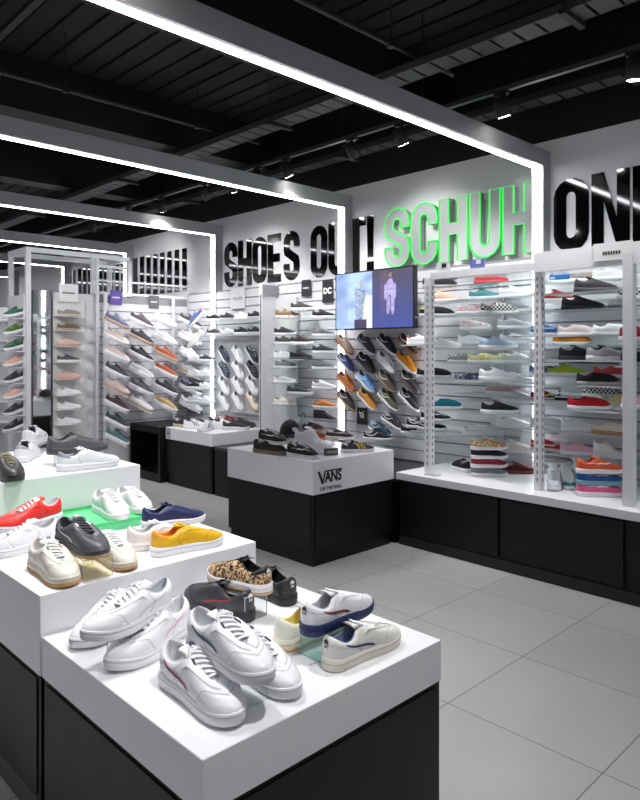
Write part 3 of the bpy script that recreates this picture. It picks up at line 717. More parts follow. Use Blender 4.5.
# ------------------------------------------------------------------ skate shoes block
G2 = 'shoes on the skate shoe block'; g = dict(group=G2, near=True); zv = .729
BK = (34, 33, 37); WV = (232, 232, 236)
tshoe((3.225, 3.855, zv+0), -79, 1.09, 'black skate shoe with thick brown sole at front left', kind='skate', up=(46, 42, 42), sole=(122, 106, 90), lace=(60, 56, 54), lining=(40, 38, 38), **g)
tshoe((3.236, 3.838, zv+.075), -89, 1.04, 'black skate shoe with white wave stripe stacked at back left', kind='skate', up=BK, sole=(214, 208, 202), mark='wave', accent=WV, lining=(60, 58, 60), lace=(210, 210, 214), **g)
tag(build(bx((-.05,-.07,0),(.05,.07,.074)), 'shoe_box', mat((74, 66, 60), .6)), 'small brown block lifting a stacked skate shoe', 'box').location = (3.245, 3.95, zv)
tshoe((3.277, 3.553, zv+0), -83, 1.01, 'black skate shoe with white wave stripe and white toe sole front', kind='skate', up=BK, sole=WV, mark='wave', accent=WV, lining=(60, 58, 60), fox=BK, lace=(214, 214, 218), **g)
tshoe((3.482, 3.660, zv+.02), -72, 1.1, 'large pale white high skate shoe in the middle of the block', kind='hitop', up=(226, 227, 231), sole=WV, lining=(150, 150, 156), **g)
tshoe((3.756, 3.463, zv+0), -30, .91, 'white and navy shoe with a yellow star', kind='skate', up=(62, 58, 74), sole=(226, 218, 224), mark='bars', accent=(232, 222, 70), lining=(60, 56, 66), tab=(226, 224, 226), **g)
tshoe((3.92, 3.81, zv+.05), -66, .84, 'black and white shoe behind the yellow starred one', kind='skate', up=(58, 50, 54), sole=(226, 216, 216), mark='wave', accent=(224, 222, 224), tab=(200, 120, 70), **g)
tshoe((3.86, 4.02, zv+.03), -20, .8, 'brown and orange shoe behind the white high shoe', kind='skate', up=(140, 72, 44), sole=(206, 146, 100), lining=(90, 50, 40), **g)
tshoe((3.93, 4.13, zv+.08), 3, .87, 'dark maroon shoe at the back of the block', kind='skate', up=(70, 48, 56), sole=(150, 130, 140), lining=(40, 36, 40), **g)
riser(3.92, 3.81, -60, zv-.0005, 0.048, 'small clear riser under the black and white shoe', w_=.08, l_=.12)
riser(3.86, 4.02, -60, zv-.0005, 0.028, 'small clear riser under the brown and orange shoe', w_=.08, l_=.12)
riser(3.93, 4.13, -60, zv-.0005, 0.078, 'small clear riser under the dark maroon shoe', w_=.08, l_=.12)
# cap
cp = thing('baseball_cap', at(290, 441, zv) + Vector((0, 0, .06)), 'black baseball cap with round white badge behind the skate shoes', 'cap', None, (0, 0, math.radians(-110)))
rows = []
for i in range(9):
    a = PI/2*i/8; rows.append([Vector((.085*math.cos(a)*math.cos(b)*1.05, .078*math.cos(a)*math.sin(b), .11*math.sin(a)**.9)) for b in [2*PI*k/24 for k in range(24)]])
m = MB(); m.grid(rows, closed=True); build(m, 'crown', mat((32, 31, 36), .8, kind='canvas'), cp, smooth=True)
rows = []
for j in range(5):
    f = j/4; rows.append([Vector(((.08+.065*f)*math.cos(b)*1.05, .078*math.sin(b)*1.0, .012-.02*f-.25*(math.sin(b)*.08)**2*8)) for b in [math.radians(-62+124*k/12) for k in range(13)]])
m = MB(); m.grid(rows); m.grid([[p+Vector((0,0,-.003)) for p in r] for r in rows]); build(m, 'brim', mat((28, 27, 31), .8, kind='canvas'), cp, smooth=True)
m = MB(); m.tube([(.087, 0, .045), (.090, 0, .045)], .017, 16); build(m, 'badge', mat((190, 192, 200), .5), cp)
m = MB(); m.tube([(0, 0, .106), (0, 0, .116)], [.006, .003], 8); build(m, 'top_button', INK, cp)
cs = thing('cap_stand', at(290, 441, zv), 'slim clear stand holding up the black cap', 'stand')
m = MB(); m.cyl((0,0,0),(0,0,.06),.04,16); build(m, 'stand_base', CLEAR, cs); cp.scale = (1.12, 1.12, 1.1)
hk = thing('clear_bag', at(303, 440, zv), 'small transparent backpack standing behind the cap', 'bag')
rows = []
for i in range(7):
    z = .19*i/6; k = (1-.5*max(0, (i-3)/3)**2); rows.append([Vector((.075*k*math.cos(b), .04*k*math.sin(b), z)) for b in [2*PI*q/20 for q in range(20)]])
m = MB(); m.grid(rows, closed=True); build(m, 'bag_body', acrylic((205, 210, 216), .3), hk, smooth=True)
m = MB(); m.tube([(-.02, 0, .188), (-.02, 0, .22), (0, 0, .235), (.02, 0, .22), (.02, 0, .188)], .004, 8); build(m, 'bag_handle', INK, hk)
sb = thing('price_block', at(331, 455, zv), 'small dark label block in front of the white high shoe', 'sign', None, (0, 0, math.radians(-20)))
build(bx((-.05, -.015, 0), (.05, .015, .05)), 'block', mat((70, 62, 62), .4), sb); 
build(bx((-.04, -.017, .015), (.04, -.015, .035)), 'label_strip', mat((150, 145, 148), .4), sb)

# ------------------------------------------------------------------ shoes on the far plinth
G3 = 'shoes on the low back plinth'; g = dict(group=G3); zp = .631
for (x_, y_, yaw_, lab, k) in [
    (4.18, 6.5, -75, 'dark trainer with tan toe leaning at left of back plinth', dict(up=(48, 48, 54), sole=(190, 176, 150), lace=(60, 60, 66), kind='run')),
    (4.2, 6.3, -60, 'white trainer in front on the back plinth', dict(up=PALE, mark='bars', accent=(90, 92, 104))),
    (4.16, 6.06, -150, 'white trainer with black bars front centre of back plinth', dict(up=(224, 226, 232), mark='bars', accent=(40, 42, 56))),
    (4.42, 6.28, -50, 'black trainer in the middle of the back plinth', dict(up=(40, 40, 46), sole=(200, 200, 205), kind='run', lace=(60, 60, 66))),
    (4.66, 6.3, -60, 'dark red trainer towards the back of the back plinth', dict(up=(122, 30, 48), sole=(60, 30, 40), kind='run', lace=(100, 30, 46))),
    (4.42, 6.06, -60, 'white trainer right of the dark red one', dict(up=PALE)),
    (4.62, 6.02, -40, 'black and green trainer at right of back plinth', dict(up=(38, 44, 42), sole=(60, 64, 62), kind='run', lace=(60, 60, 66))),
    (4.45, 5.9, -50, 'black trainer with pale sole rightmost on back plinth', dict(up=(40, 40, 44), sole=(214, 214, 216), kind='run', lace=(60, 60, 66)))]:
    shoe((x_, y_, zp), yaw_, lab, near=True, scale=1.05, **g, **k)

# ------------------------------------------------------------------ clear shelving bays A and B
FX, BXX = 4.36, 4.62
def P_(kind='slip', up=WS, **k): return dict(kind=kind, up=up, **k)
CHK = mat((28, 28, 30), .6, kind='checker', c2=(228, 228, 226)); CHKR = mat((170, 40, 44), .6, kind='checker', c2=(228, 226, 226))
FLO = mat((232, 214, 214), .6, kind='flowers', c2=(190, 60, 76)); FLOY = mat((226, 214, 120), .6, kind='flowers', c2=(240, 240, 236)); NPR = mat((52, 56, 104), .6, kind='flowers', c2=(214, 216, 226))
LTB = (168, 196, 220); TEAL = (30, 128, 146); CHA = (66, 66, 70)
# (px centre, py of sole, depth 0 front / 1 back, description, options)
BAYA = [
 (440, 288, 0, 'charcoal slip-on with grey sole', P_('slip', CHA, sole=(205, 205, 208), lining=(50, 50, 54))),
 (491, 284, 1, 'bright red lace-up with red sole', P_('skate', (196, 36, 46), sole=(190, 60, 66), lace=(200, 60, 66), accent=WS)),
 (516, 294, 1, 'white lace-up', P_('skate', PALE)),
 (443, 304, 1, 'peach canvas shoe', P_('skate', (226, 180, 158))),
 (485, 301, 1, 'teal lace-up with white sole', P_('skate', (92, 156, 164), lace=(92, 156, 164))),
 (514, 312, 1, 'grey lace-up', P_('skate', (150, 150, 156))),
 (437, 315, 0, 'black and lime slip-on', P_('slip', (50, 48, 62), tab=(206, 220, 60), lining=(206, 220, 60))),
 (473, 314, 1, 'red flowered slip-on', P_('slip', FLO)),
 (499, 316, 0, 'chequered slip-on with red lining', P_('slip', CHK, lining=(180, 44, 48))),
 (476, 329, 1, 'pink flowered lace-up', P_('skate', mat((238, 226, 226), .6, kind='flowers', c2=(214, 120, 130)))),
 (515, 330, 1, 'silver grey lace-up with white sole', P_('skate', (190, 190, 196))),
 (422, 343, 1, 'white lace-up with red heel', P_('skate', PALE, tab=(190, 44, 66))),
 (444, 350, 0, 'white lace-up with grey lining', P_('skate', PALE, lining=(150, 150, 156))),
 (474, 346, 1, 'small white lace-up', P_('skate', PALE)),
 (498, 348, 0, 'pale blue lace-up with white sole', P_('skate', LTB, lace=WS)),
 (517, 345, 1, 'white and grey lace-up', P_('skate', (214, 214, 220), mark='wave', accent=(110, 110, 120))),
 (464, 363, 1, 'small chequered slip-on', P_('slip', CHK)),
 (484, 363, 1, 'yellow patterned slip-on', P_('slip', FLOY)),
 (503, 363, 1, 'yellow and white chequered slip-on', P_('slip', mat((222, 210, 90), .6, kind='checker', c2=(236, 236, 230)))),
 (520, 364, 1, 'white textured lace-up', P_('skate', (222, 222, 226))),
 (434, 378, 0, 'black slip-on with white sole', P_('slip', BK, sole=(226, 226, 230), lining=(60, 60, 64))),
 (498, 380, 0, 'all white lace-up', P_('skate', PALE, lining=(180, 182, 188))),
 (518, 383, 1, 'white lace-up with grey side wave', P_('skate', PALE, mark='wave', accent=(176, 178, 186))),
 (470, 384, 1, 'navy printed slip-on', P_('slip', NPR)),
 (503, 394, 1, 'red chequered slip-on', P_('slip', CHKR)),
 (519, 402, 1, 'silver grey lace-up with white laces', P_('skate', (206, 206, 212))),
 (444, 409, 0, 'teal slip-on with white heel', P_('slip', (22, 122, 140), tab=WS)),
 (500, 413, 0, 'black lace-up with thick white sole', P_('skate', BK, sole=WV, lace=(200, 200, 204))),
 (436, 421, 1, 'black lace-up with white side stripe', P_('skate', BK, mark='wave')),
 (432, 431, 1, 'black lace-up with white swoosh', P_('skate', BK, mark='swoosh')),
 (514, 428, 1, 'white lace-up leaning on the wall', P_('skate', PALE)),
 (480, 434, 1, 'white slip-on with black toe patch', P_('slip', PALE, tab=BK)),
 (516, 452, 1, 'cream lace-up with thick sole', P_('skate', (236, 234, 226))),
]
BAYB = [
 (568, 283, 1, 'bright blue lace-up', P_('skate', (36, 104, 178), lace=(60, 124, 190))),
 (590, 281, 1, 'taupe slip-on', P_('slip', (160, 150, 146))),
 (613, 281, 1, 'white patterned lace-up', P_('skate', (226, 226, 228))),
 (596, 292, 0, 'dark grey slip-on shoe', P_('skate', (74, 72, 76), sole=(90, 88, 92), lace=(70, 68, 72), lining=(50, 50, 54))),
 (583, 310, 0, 'black slip-on with black sole', P_('skate', (50, 50, 54), sole=(44, 44, 48), lace=(50, 50, 54), lining=(40, 40, 44))),
 (560, 302, 1, 'red and yellow lace-up', P_('skate', (176, 48, 52), lace=(220, 190, 90), tab=(220, 190, 90))),
 (549, 337, 1, 'mid blue lace-up', P_('skate', (70, 112, 180))),
 (577, 334, 1, 'pale pink slip-on', P_('slip', (232, 206, 208))),
 (613, 336, 1, 'white slip-on', P_('slip', PALE)),
 (572, 345, 1, 'orange slip-on with red toe', P_('slip', (226, 138, 40), tab=(214, 70, 70))),
 (548, 359, 1, 'white slip-on with grey lining', P_('slip', PALE, lining=(150, 150, 156))),
 (580, 359, 0, 'black suede lace-up', P_('skate', (44, 42, 48), sole=(60, 58, 62), lace=(44, 42, 48))),
 (608, 361, 0, 'pale grey lace-up with black collar', P_('skate', (176, 176, 182), lining=(40, 40, 44), lace=(60, 60, 66))),
 (548, 377, 1, 'blue printed slip-on', P_('slip', mat((70, 92, 160), .6, kind='flowers', c2=(220, 222, 230)))),
 (567, 375, 1, 'lime and black lace-up', P_('skate', (176, 190, 50), lace=(40, 40, 40), tab=(40, 40, 44))),
 (598, 385, 0, 'black slip-on with grey sole', P_('slip', BK, sole=(170, 170, 174), lining=(120, 60, 66))),
 (614, 377, 1, 'coral red slip-on', P_('slip', (214, 84, 90))),
 (603, 399, 1, 'chequered slip-on with grey lining', P_('slip', CHK, lining=(150, 150, 152))),
 (580, 394, 1, 'mint grey slip-on', P_('slip', (190, 206, 200))),
 (549, 403, 1, 'crimson lace-up with white wave stripe', P_('skate', (184, 34, 48), mark='wave')),
 (567, 404, 1, 'black lace-up with yellow heel', P_('skate', (40, 40, 40), tab=(214, 206, 70))),
 (589, 409, 0, 'bright red slip-on with white sole', P_('slip', (196, 34, 44), sole=PALE, lining=(160, 40, 46))),
 (618, 407, 1, 'yellow flowered slip-on', P_('slip', FLOY)),
 (549, 429, 1, 'white and silver slip-on', P_('slip', (224, 226, 232))),
 (581, 432, 1, 'low white canvas shoe', P_('skate', (230, 230, 234))),
 (612, 432, 1, 'cream slip-on with gum sole', P_('slip', (232, 224, 208), sole=(196, 150, 100))),
 (549, 450, 1, 'scarlet lace-up with white laces', P_('skate', (220, 50, 46))),
 (580, 455, 1, 'rose pink lace-up', P_('skate', (232, 184, 196), lace=(236, 200, 208))),
 (611, 459, 1, 'white high-top', P_('hitop', (236, 234, 232), scale=.82)),
]
BAYC = [(640, 300, 0, 'black and white patterned lace-up', P_('skate', CHK)), (642, 341, 0, 'raspberry lace-up', P_('skate', (190, 50, 80))),
        (643, 366, 0, 'black lace-up with grey sole', P_('skate', BK, sole=(160, 160, 166))), (644, 408, 0, 'pale pink slip-on', P_('slip', (226, 186, 190)))]
ORD = ['top', 'second', 'third', 'fourth', 'fifth', 'sixth', 'seventh', 'eighth', 'ninth', 'tenth', 'eleventh', 'twelfth', 'thirteenth', 'fourteenth', 'fifteenth', 'sixteenth', 'seventeenth', 'eighteenth', 'nineteenth', 'twentieth']
def bay(items, yl, yr, bayname):
    for depth in (0, 1):
        X = (FX, BXX)[depth]; L = []
        for (px, py, dd, desc, k) in items:
            if dd == depth: L.append([onx(px, py, X), desc, k])
        L.sort(key=lambda q: -q[0].z); cl = []
        for q in L:
            if cl and cl[-1][0][0].z - q[0].z < .045: cl[-1].append(q)
            else: cl.append([q])
        for ci, c in enumerate(cl):
            z = sum(q[0].z for q in c)/len(c)
            xa, xb = ((4.25, 4.46), (4.50, 4.795))[depth]
            t = thing('acrylic_shelf', (xa, yr, z), f'clear shelf, {ORD[ci]} from the top in the {("front","back")[depth]} row of the {bayname}', 'shelf', 'clear acrylic shoe shelves')
            ye = max([yl] + [q[0].y + .13 for q in c]) - yr
            build(bx((0, 0, -.008), (xb-xa, ye, -.002)), 'shelf_plate', CLEAR, t)
            build(bx((-.003, 0, -.009), (0, ye, .000)), 'front_edge', EDGE, t)
            for q in c:
                p, desc, k = q; k = dict(k)
                yaw = -46+random.uniform(-5, 5) if depth == 0 else -72+random.uniform(-8, 8)
                k.setdefault('scale', .97 if depth == 0 else .93)
                shoe((X, p.y, z), yaw, f'{desc}, {ORD[ci]} {("front","back")[depth]} shelf down in the {bayname}', group='shoes in the clear shelving bays', **k)
bay(BAYA, 3.10, 2.26, 'left clear bay')
bay(BAYB, 2.20, 1.66, 'right clear bay')
bay(BAYC, 1.60, .9, 'edge bay')
# uprights with slots
def upright(x, y, wy, wx, z0, z1_, lab, slots=True):
    t = thing('shelf_upright', (x, y, z0), lab, 'shelf upright', 'white slotted shelf uprights')
    build(bx((-wx/2, -wy/2, 0), (wx/2, wy/2, z1_-z0)), 'post', WHITEMET, t)
    if slots:
        m = MB(); k = 0
        while .06+k*.05 < z1_-z0-.05:
            z = .06+k*.05; m.box((-wx/2-.0008, -.006, z), (-wx/2, .006, z+.026)); m.box((-.008, -wy/2-.0008, z), (.008, -wy/2, z+.026)); k += 1
        build(m, 'slots', mat((140, 140, 146), .5), t)
upright(4.22, 3.14, .06, .05, .556, 2.05, 'white slotted shelf upright beside the slip-on shoes, left')
upright(4.22, 2.23, .05, .05, .556, 2.05, 'white slotted shelf upright between the two clear bays')
upright(4.18, 1.62, .06, .06, .556, 2.08, 'white shelf upright near the right picture edge', slots=False)
for y in (2.88, 2.62): tag(build(bx((4.76, y-.05, .56), (4.785, y+.05, 1.95)), 'shelf_divider', WHITEMET), f'white upright divider board at the back of the left clear bay, {"left" if y > 2.7 else "right"} one', 'divider')
hb = thing('shelf_header', (4.19, 2.26, 2.04), 'white header board along the top of the left clear bay', 'header board', 'white shelf header boards')
build(bx((0, 0, .0), (.03, .85, .05)), 'board', WHITE, hb); build(bx((.03, 0, .0), (.55, .85, .008)), 'top_shelf', CLEAR, hb)
hb2 = thing('shelf_header', (4.16, .9, 2.02), 'white header board along the top of the right clear bay', 'header board', 'white shelf header boards')
build(bx((0, 0, .0), (.03, 1.34, .13)), 'board', WHITE, hb2); build(bx((.03, 0, .0), (.60, 1.34, .008)), 'top_shelf', CLEAR, hb2)
t = thing('name_card', (4.155, 1.72, 2.10), 'small white name card on top of the right header board', 'sign', None); t.rotation_euler = ROTW
build(bx((-.11, -.05, 0), (.13, .06, .003)), 'card', mat((235, 235, 238), .5), t); 
m = MB()
for k in range(7): m.box((-.05+k*.016, -.015, .003), (-.039+k*.016, .006, .004))
build(m, 'print', INK, t)
for (y, z, c, lab) in ((2.70, 2.062, (104, 112, 176), 'small blue and purple picture card standing on the left header'), (3.0, 2.062, (226, 228, 232), 'small white picture card with black mark on left header')):
    t = thing('picture_card', (4.205, y, z+.03), lab, 'picture card')
    build(bx((-.004, -.06, 0), (.004, .06, .065)), 'card', mat(c, .5), t); build(bx((-.006, -.03, .03), (-.004, .01, .06)), 'print', mat((220, 220, 235) if c[0] < 200 else (30, 30, 30), .5), t)
# bottom stacks on the white counter
G4 = 'skate shoes stacked on the white counter'; zc = .556
def cshoe(px, py, z, X, lab, yaw=-46, **k):
    p = onx(px, py, X); k.setdefault('scale', .95); shoe((X, p.y, z), yaw, lab, group=G4, **k)
for i, (lab, k) in enumerate([('grey skate shoe with white sole at the bottom of the left stack', P_('skate', (120, 120, 126))), ('dark red skate shoe second in the left stack', P_('skate', (142, 44, 54), mark='wave', accent=(170, 60, 70))),
                              ('black low skate shoe third in the left stack', P_('skate', BK, lace=BK)), ('tan camouflage skate shoe on top of the left stack', P_('skate', mat((196, 148, 84), .7, kind='flowers', c2=(232, 224, 208), scale=.6)))]):
    cshoe(489, 482, zc+i*.066, 4.42, lab, near=True, **k)
cshoe(461, 476, zc, 4.50, 'black shoe standing heel out beside the left stack', yaw=60, kind='skate', up=BK)
cshoe(519, 474, zc, 4.68, 'maroon shoe with brown sole right of the left stack', kind='skate', up=(96, 34, 44), sole=(120, 70, 60))
for i, (lab, k) in enumerate([('pink skate shoe with white wave stripe at the bottom of right stack', P_('skate', (224, 96, 142), mark='wave', lace=(236, 160, 186), lining=(200, 90, 120))),
                              ('blue skate shoe with pale wave stripe in middle of right stack', P_('skate', (34, 84, 136), mark='wave', accent=(206, 150, 150), sole=(120, 160, 176))),
                              ('orange skate shoe with white wave stripe on top of right stack', P_('skate', (224, 96, 56), mark='wave', lace=(234, 200, 180), lining=(180, 80, 50)))]):
    cshoe(600, 494, zc+i*.074, 4.34, lab, near=True, scale=1.06, **{k_: v for k_, v in k.items()})
cshoe(553, 493, zc, 4.36, 'pale printed high shoe left of the pink stack', yaw=-150, kind='hitop', up=mat((222, 226, 232), .6, kind='flowers', c2=(150, 170, 190)), near=False, )
cshoe(566, 486, zc, 4.46, 'white shoe with teal toe facing outwards', yaw=-135, kind='hitop', up=(226, 228, 232), near=True, guard=(20, 110, 120))
cshoe(553, 472, zc+.12, 4.60, 'grey and white lace-up raised behind the pale printed shoe', yaw=-60, kind='skate', up=(180, 176, 182))
tag(build(bx((4.5, 1.9, zc), (4.7, 2.15, zc+.118)), 'shoe_block', CLEAR), 'clear block holding up the grey lace-up', 'display block')
tag(build(bx((4.12, 3.0, zc), (4.18, 3.12, zc+.006)), 'price_tag', GREYM), 'small flat grey ticket lying on the white counter', 'ticket')

# ------------------------------------------------------------------ television
tv = thing('television', (4.45, 0, 0), 'flat television showing two fashion figures, hung over the shoes', 'television')
c0, c1 = onx(335.5, 330, 4.55), onx(414, 328, 4.55); ztop = onx(414, 265, 4.55).z
tv.location = (4.55, (c0.y+c1.y)/2, (c1.z+ztop)/2); hw_, hh = (c0.y-c1.y)/2, (ztop-c1.z)/2
build(bx((0, -hw_, -hh), (.05, hw_, hh)), 'casing', mat((22, 22, 25), .3), tv)
build(bx((.05, -.12, -.12), (.245, .12, .12)), 'wall_bracket', mat((40, 40, 44), .5), tv)
def screen_colour(u, v):      # u left..right, v bottom..top
    def blob(cx, cy, rx, ry): return max(0, 1-((u-cx)/rx)**2-((v-cy)/ry)**2)
    n = noise.noise(Vector((u*6, v*6, 1)))*.5+.5; n2 = noise.noise(Vector((u*25, v*25, 4)))*.5+.5
    if u < .49:
        c = Vector((.10, .17, .42)).lerp(Vector((.42, .58, .85)), min(1, max(0, 1.2*n+.25-abs(u-.33)*.9+.25*(1-v))))
        if u < .16 and .15 < v < .75: c = c.lerp(Vector((.12, .08, .2)), .4*n)
        if u > .38 and v < .6-(u-.38)*.3: c = Vector((.68, .78, .95))
        fig = [(.335, .50, .055, .22), (.325, .32, .06, .2), (.36, .80, .028, .07), (.29, .62, .03, .12), (.385, .6, .025, .12)]
        if any(blob(*b) > 0 for b in fig): c = Vector((.5, .6, .8)).lerp(Vector((.08, .10, .2)), n2)
        if blob(.36, .81, .022, .06) > 0: c = Vector((.5, .38, .36))
        if v < .16 and .25 < u < .42: c = Vector((.06, .05, .1))
    else:
        c = Vector((.035, .05, .16)).lerp(Vector((.07, .06, .10)), v) + Vector((.02, .03, .12))*(1-v)
        if .6 < u < .68: c = c + Vector((.12, .05, .03))*v*n
        fig = [(.725, .70, .05, .14), (.70, .42, .022, .2), (.755, .42, .022, .2), (.668, .62, .018, .14), (.782, .62, .018, .14)]
        if any(blob(*b) > 0 for b in fig): c = Vector((.50, .52, .85)).lerp(Vector((.25, .12, .32)), n2*.9)
        if blob(.725, .9, .02, .05) > 0: c = Vector((.32, .16, .13))
    return c
NU, NV = 96, 60; me = bpy.data.meshes.new('screen'); vs = []; fs = []
for j in range(NV+1):
    for i in range(NU+1): vs.append((-.001, (hw_-.012)*(1-2*i/NU), (hh-.012)*(2*j/NV-1)))
for j in range(NV):
    for i in range(NU): a = j*(NU+1)+i; fs.append((a, a+1, a+NU+2, a+NU+1))
me.from_pydata(vs, [], fs); ca = me.color_attributes.new('picture', 'FLOAT_COLOR', 'POINT')
for j in range(NV+1):
    for i in range(NU+1): c = screen_colour(i/NU, j/NV); ca.data[j*(NU+1)+i].color = (*c, 1)
sm = bpy.data.materials.new('screen_picture'); sm.use_nodes = True; nt = sm.node_tree; b = nt.nodes['Principled BSDF']; at_ = nt.nodes.new('ShaderNodeAttribute'); at_.attribute_name = 'picture'
nt.links.new(at_.outputs['Color'], b.inputs['Emission Color']); b.inputs['Emission Strength'].default_value = 1.0; b.inputs['Base Color'].default_value = (.01, .01, .012, 1); b.inputs['Roughness'].default_value = .15
link('screen', me, sm, tv)

# ------------------------------------------------------------------ shoes on the wall below the television
TAN = (184, 116, 58)
GRID = [[('taupe', (168, 150, 142), TAN), ('charcoal grey', (72, 74, 80), WS), ('black', (36, 36, 42), WS), ('dark brown', (62, 48, 44), (166, 110, 70))],
        [('navy blue', (52, 66, 112), WS), ('black suede', (50, 50, 56), (60, 60, 66)), ('white', PALE, WS), ('amber yellow', (216, 140, 32), WS)],
        [('orange brown', (184, 110, 62), (214, 160, 120)), ('light blue', (112, 154, 206), WS), ('dark taupe', (76, 68, 66), (150, 130, 110)), ('black nubuck', (48, 44, 46), (90, 80, 76))],
        [('olive charcoal', (66, 66, 64), (190, 160, 120)), ('golden tan', (192, 136, 60), WS), ('olive green', (84, 88, 66), WS), ('black canvas', (40, 40, 46), WS)]]
XS = [[344, 365, 386, 407], [345, 365, 385, 405], [345, 364.5, 385.5, 408], [345.5, 366, 387, 408]]; YS = [348, 366, 385, 403]
def bracket(p, yaw, pitch, lab, grp, w_=.05, l_=.16):
    t = thing('shoe_bracket', p, lab, 'shoe bracket', grp)
    t.matrix_world = Matrix.Translation(Vector(p)) @ Matrix.Rotation(math.radians(yaw), 4, 'Z') @ Matrix.Rotation(math.radians(pitch), 4, 'Y')
    return t
def bracket_mesh():
    if 'br' not in CACHE: CACHE['br'] = bx((-.08, -.03, -.0035), (.09, .06, -.0005)).box((-.03, .058, -.03), (.03, .062, .0)).mesh('plate')
    return CACHE['br']
COLW = ['left', 'second', 'third', 'right']
for r in range(4):
    for c in range(4):
        n_, up, so = GRID[r][c]; p = onx(XS[r][c], YS[r], 4.735)
        blk = sum(up) < 200
        shoe(p, -90, f'{n_} skate shoe, {ORD[r]} row and {COLW[c]} column under the television', kind='skate', up=up, sole=so, mark='swoosh' if n_ not in ('white', 'amber yellow', 'golden tan') else None, accent=(225, 225, 230) if up[0] < 150 else (150, 110, 70),
             lace=tuple(min(255, int(x*1.1)) for x in up), lining=(40, 40, 44) if blk else (120, 110, 100), pitch=36, group='angled skate shoes under the television', scale=.93, near=True)
        b = bracket(p + Vector((0, 0, -.004)), -90, 36, f'clear bracket holding the {n_} skate shoe', 'clear brackets under the television'); link('plate', bracket_mesh(), CLEAR, b)
for (px, py, lab, k, pit) in [(392, 425, 'black skate shoe with white swoosh alone beside the small black card', dict(up=(40, 40, 46), mark='swoosh'), 22), (380, 433, 'teal and navy skate shoe below the small black card', dict(up=(30, 70, 96), tab=(40, 160, 170), mark='swoosh'), 12),
                         (378, 440, 'black skate shoe with white swoosh standing on the black counter', dict(up=(36, 36, 42), mark='swoosh'), 0), (422, 428, 'black skate shoe by the left shelf upright', dict(up=(38, 38, 44), mark='swoosh'), 0), (416, 434, 'black and white skate shoe lowest by the left upright', dict(up=(44, 44, 48), mark='wave'), 0)]:
    X = 4.70 if pit else 4.6; p = onx(px, py, X)
    shoe(p, -90 if pit else -60, lab, kind='skate', pitch=pit, group='skate shoes low on the slat wall', scale=.93, near=True, lace=(60, 60, 66), **k)
    t = thing('shoe_ledge', (p.x, p.y, p.z-.02), f'clear ledge under the {lab[:lab.index("skate")]}skate shoe {lab.split("shoe", 1)[1].strip()}'[:90], 'shoe ledge', 'clear shoe ledges')
    build(bx((-.08, -.13, -.01), (4.79-p.x, .13, -.004)).box((0, -.02, -.004), (.04, .02, .018)), 'ledge_plate', CLEAR, t)
def card(p, w_, h, c, lab, txt=None, tc=(235, 235, 238), axis='x', size=.06, brand_bars=False, bold=.0):
    t = thing('brand_card', p, lab, 'sign', 'display cards'); t.rotation_euler = ROTW if axis == 'x' else (PI/2, 0, 0)
    build(bx((-w_/2, -h/2, -.004), (w_/2, h/2, 0)), 'card', mat(c, .45), t)
    if txt: o = link('lettering', text_mesh(txt, size, 'lettering', .0006, bold), mat(tc, .5), t); o.location = (0, 0, .0015)
    if brand_bars:
        m = MB()
        for k in range(6): m.box((-w_*.32+k*w_*.11, -.008, 0), (-w_*.32+k*w_*.11+w_*.08, .008, .001))
        build(m, 'print', mat(tc, .5), t)
    return t
p = onx(362, 416, 4.78); nc = card(p, .13, .16, (28, 28, 31), 'black card with white swoosh mark standing low under the angled shoes', 'SB', size=.06)
m = MB(); m.add([(-.04, .01, .001), (-.02, -.002, .001), (.045, .035, .001), (-.02, .008, .001), (-.03, .03, .001)], [(0,1,3,4),(1,2,3)]); build(m, 'swoosh_mark', mat((235, 235, 238), .5), nc).location = (0, .02, 0)
# ------------------------------------------------------------------ bay with the black cards, left of the television
p = onx(327.5, 291, 4.78); card(p, .15, .23, (42, 42, 46), 'black card with white DC letters hanging left of the television', 'DC', size=.08, bold=.004)
p = onx(306, 288, 4.78); card(p, .14, .17, (52, 52, 57), 'smaller black card hanging left of the DC card', None, brand_bars=True)
LB = [(318, 318, 'black lace-up', (36, 36, 42), WS), (324, 336, 'grey lace-up', (128, 128, 134), WS), (324, 353, 'black and grey lace-up', (58, 58, 62), WS), (324, 369, 'mid grey lace-up', (108, 108, 114), WS), (324, 389, 'white and grey lace-up', (214, 214, 218), WS), (325, 408, 'orange tan lace-up', (196, 116, 58), WS), (325, 421, 'black high lace-up', (52, 50, 56), (150, 148, 152)),
      (302, 310, 'charcoal lace-up', (70, 66, 66), WS), (288, 318, 'grey and orange lace-up', (150, 120, 96), WS), (302, 344, 'dark brown lace-up', (56, 46, 46), WS), (301, 359, 'jet black lace-up', (34, 34, 38), (60, 60, 66)), (300, 395, 'black chunky lace-up', (38, 40, 48), (190, 190, 196)),
      (285, 335, 'small dark lace-up', (60, 60, 62), WS), (286, 344, 'dark and white lace-up', (80, 76, 76), WS), (285, 358, 'white lace-up', PALE, WS), (286, 368, 'grey suede lace-up', (126, 126, 130), WS), (285, 383, 'pale lace-up', (220, 220, 222), WS), (285, 405, 'cream lace-up', (228, 224, 216), WS)]
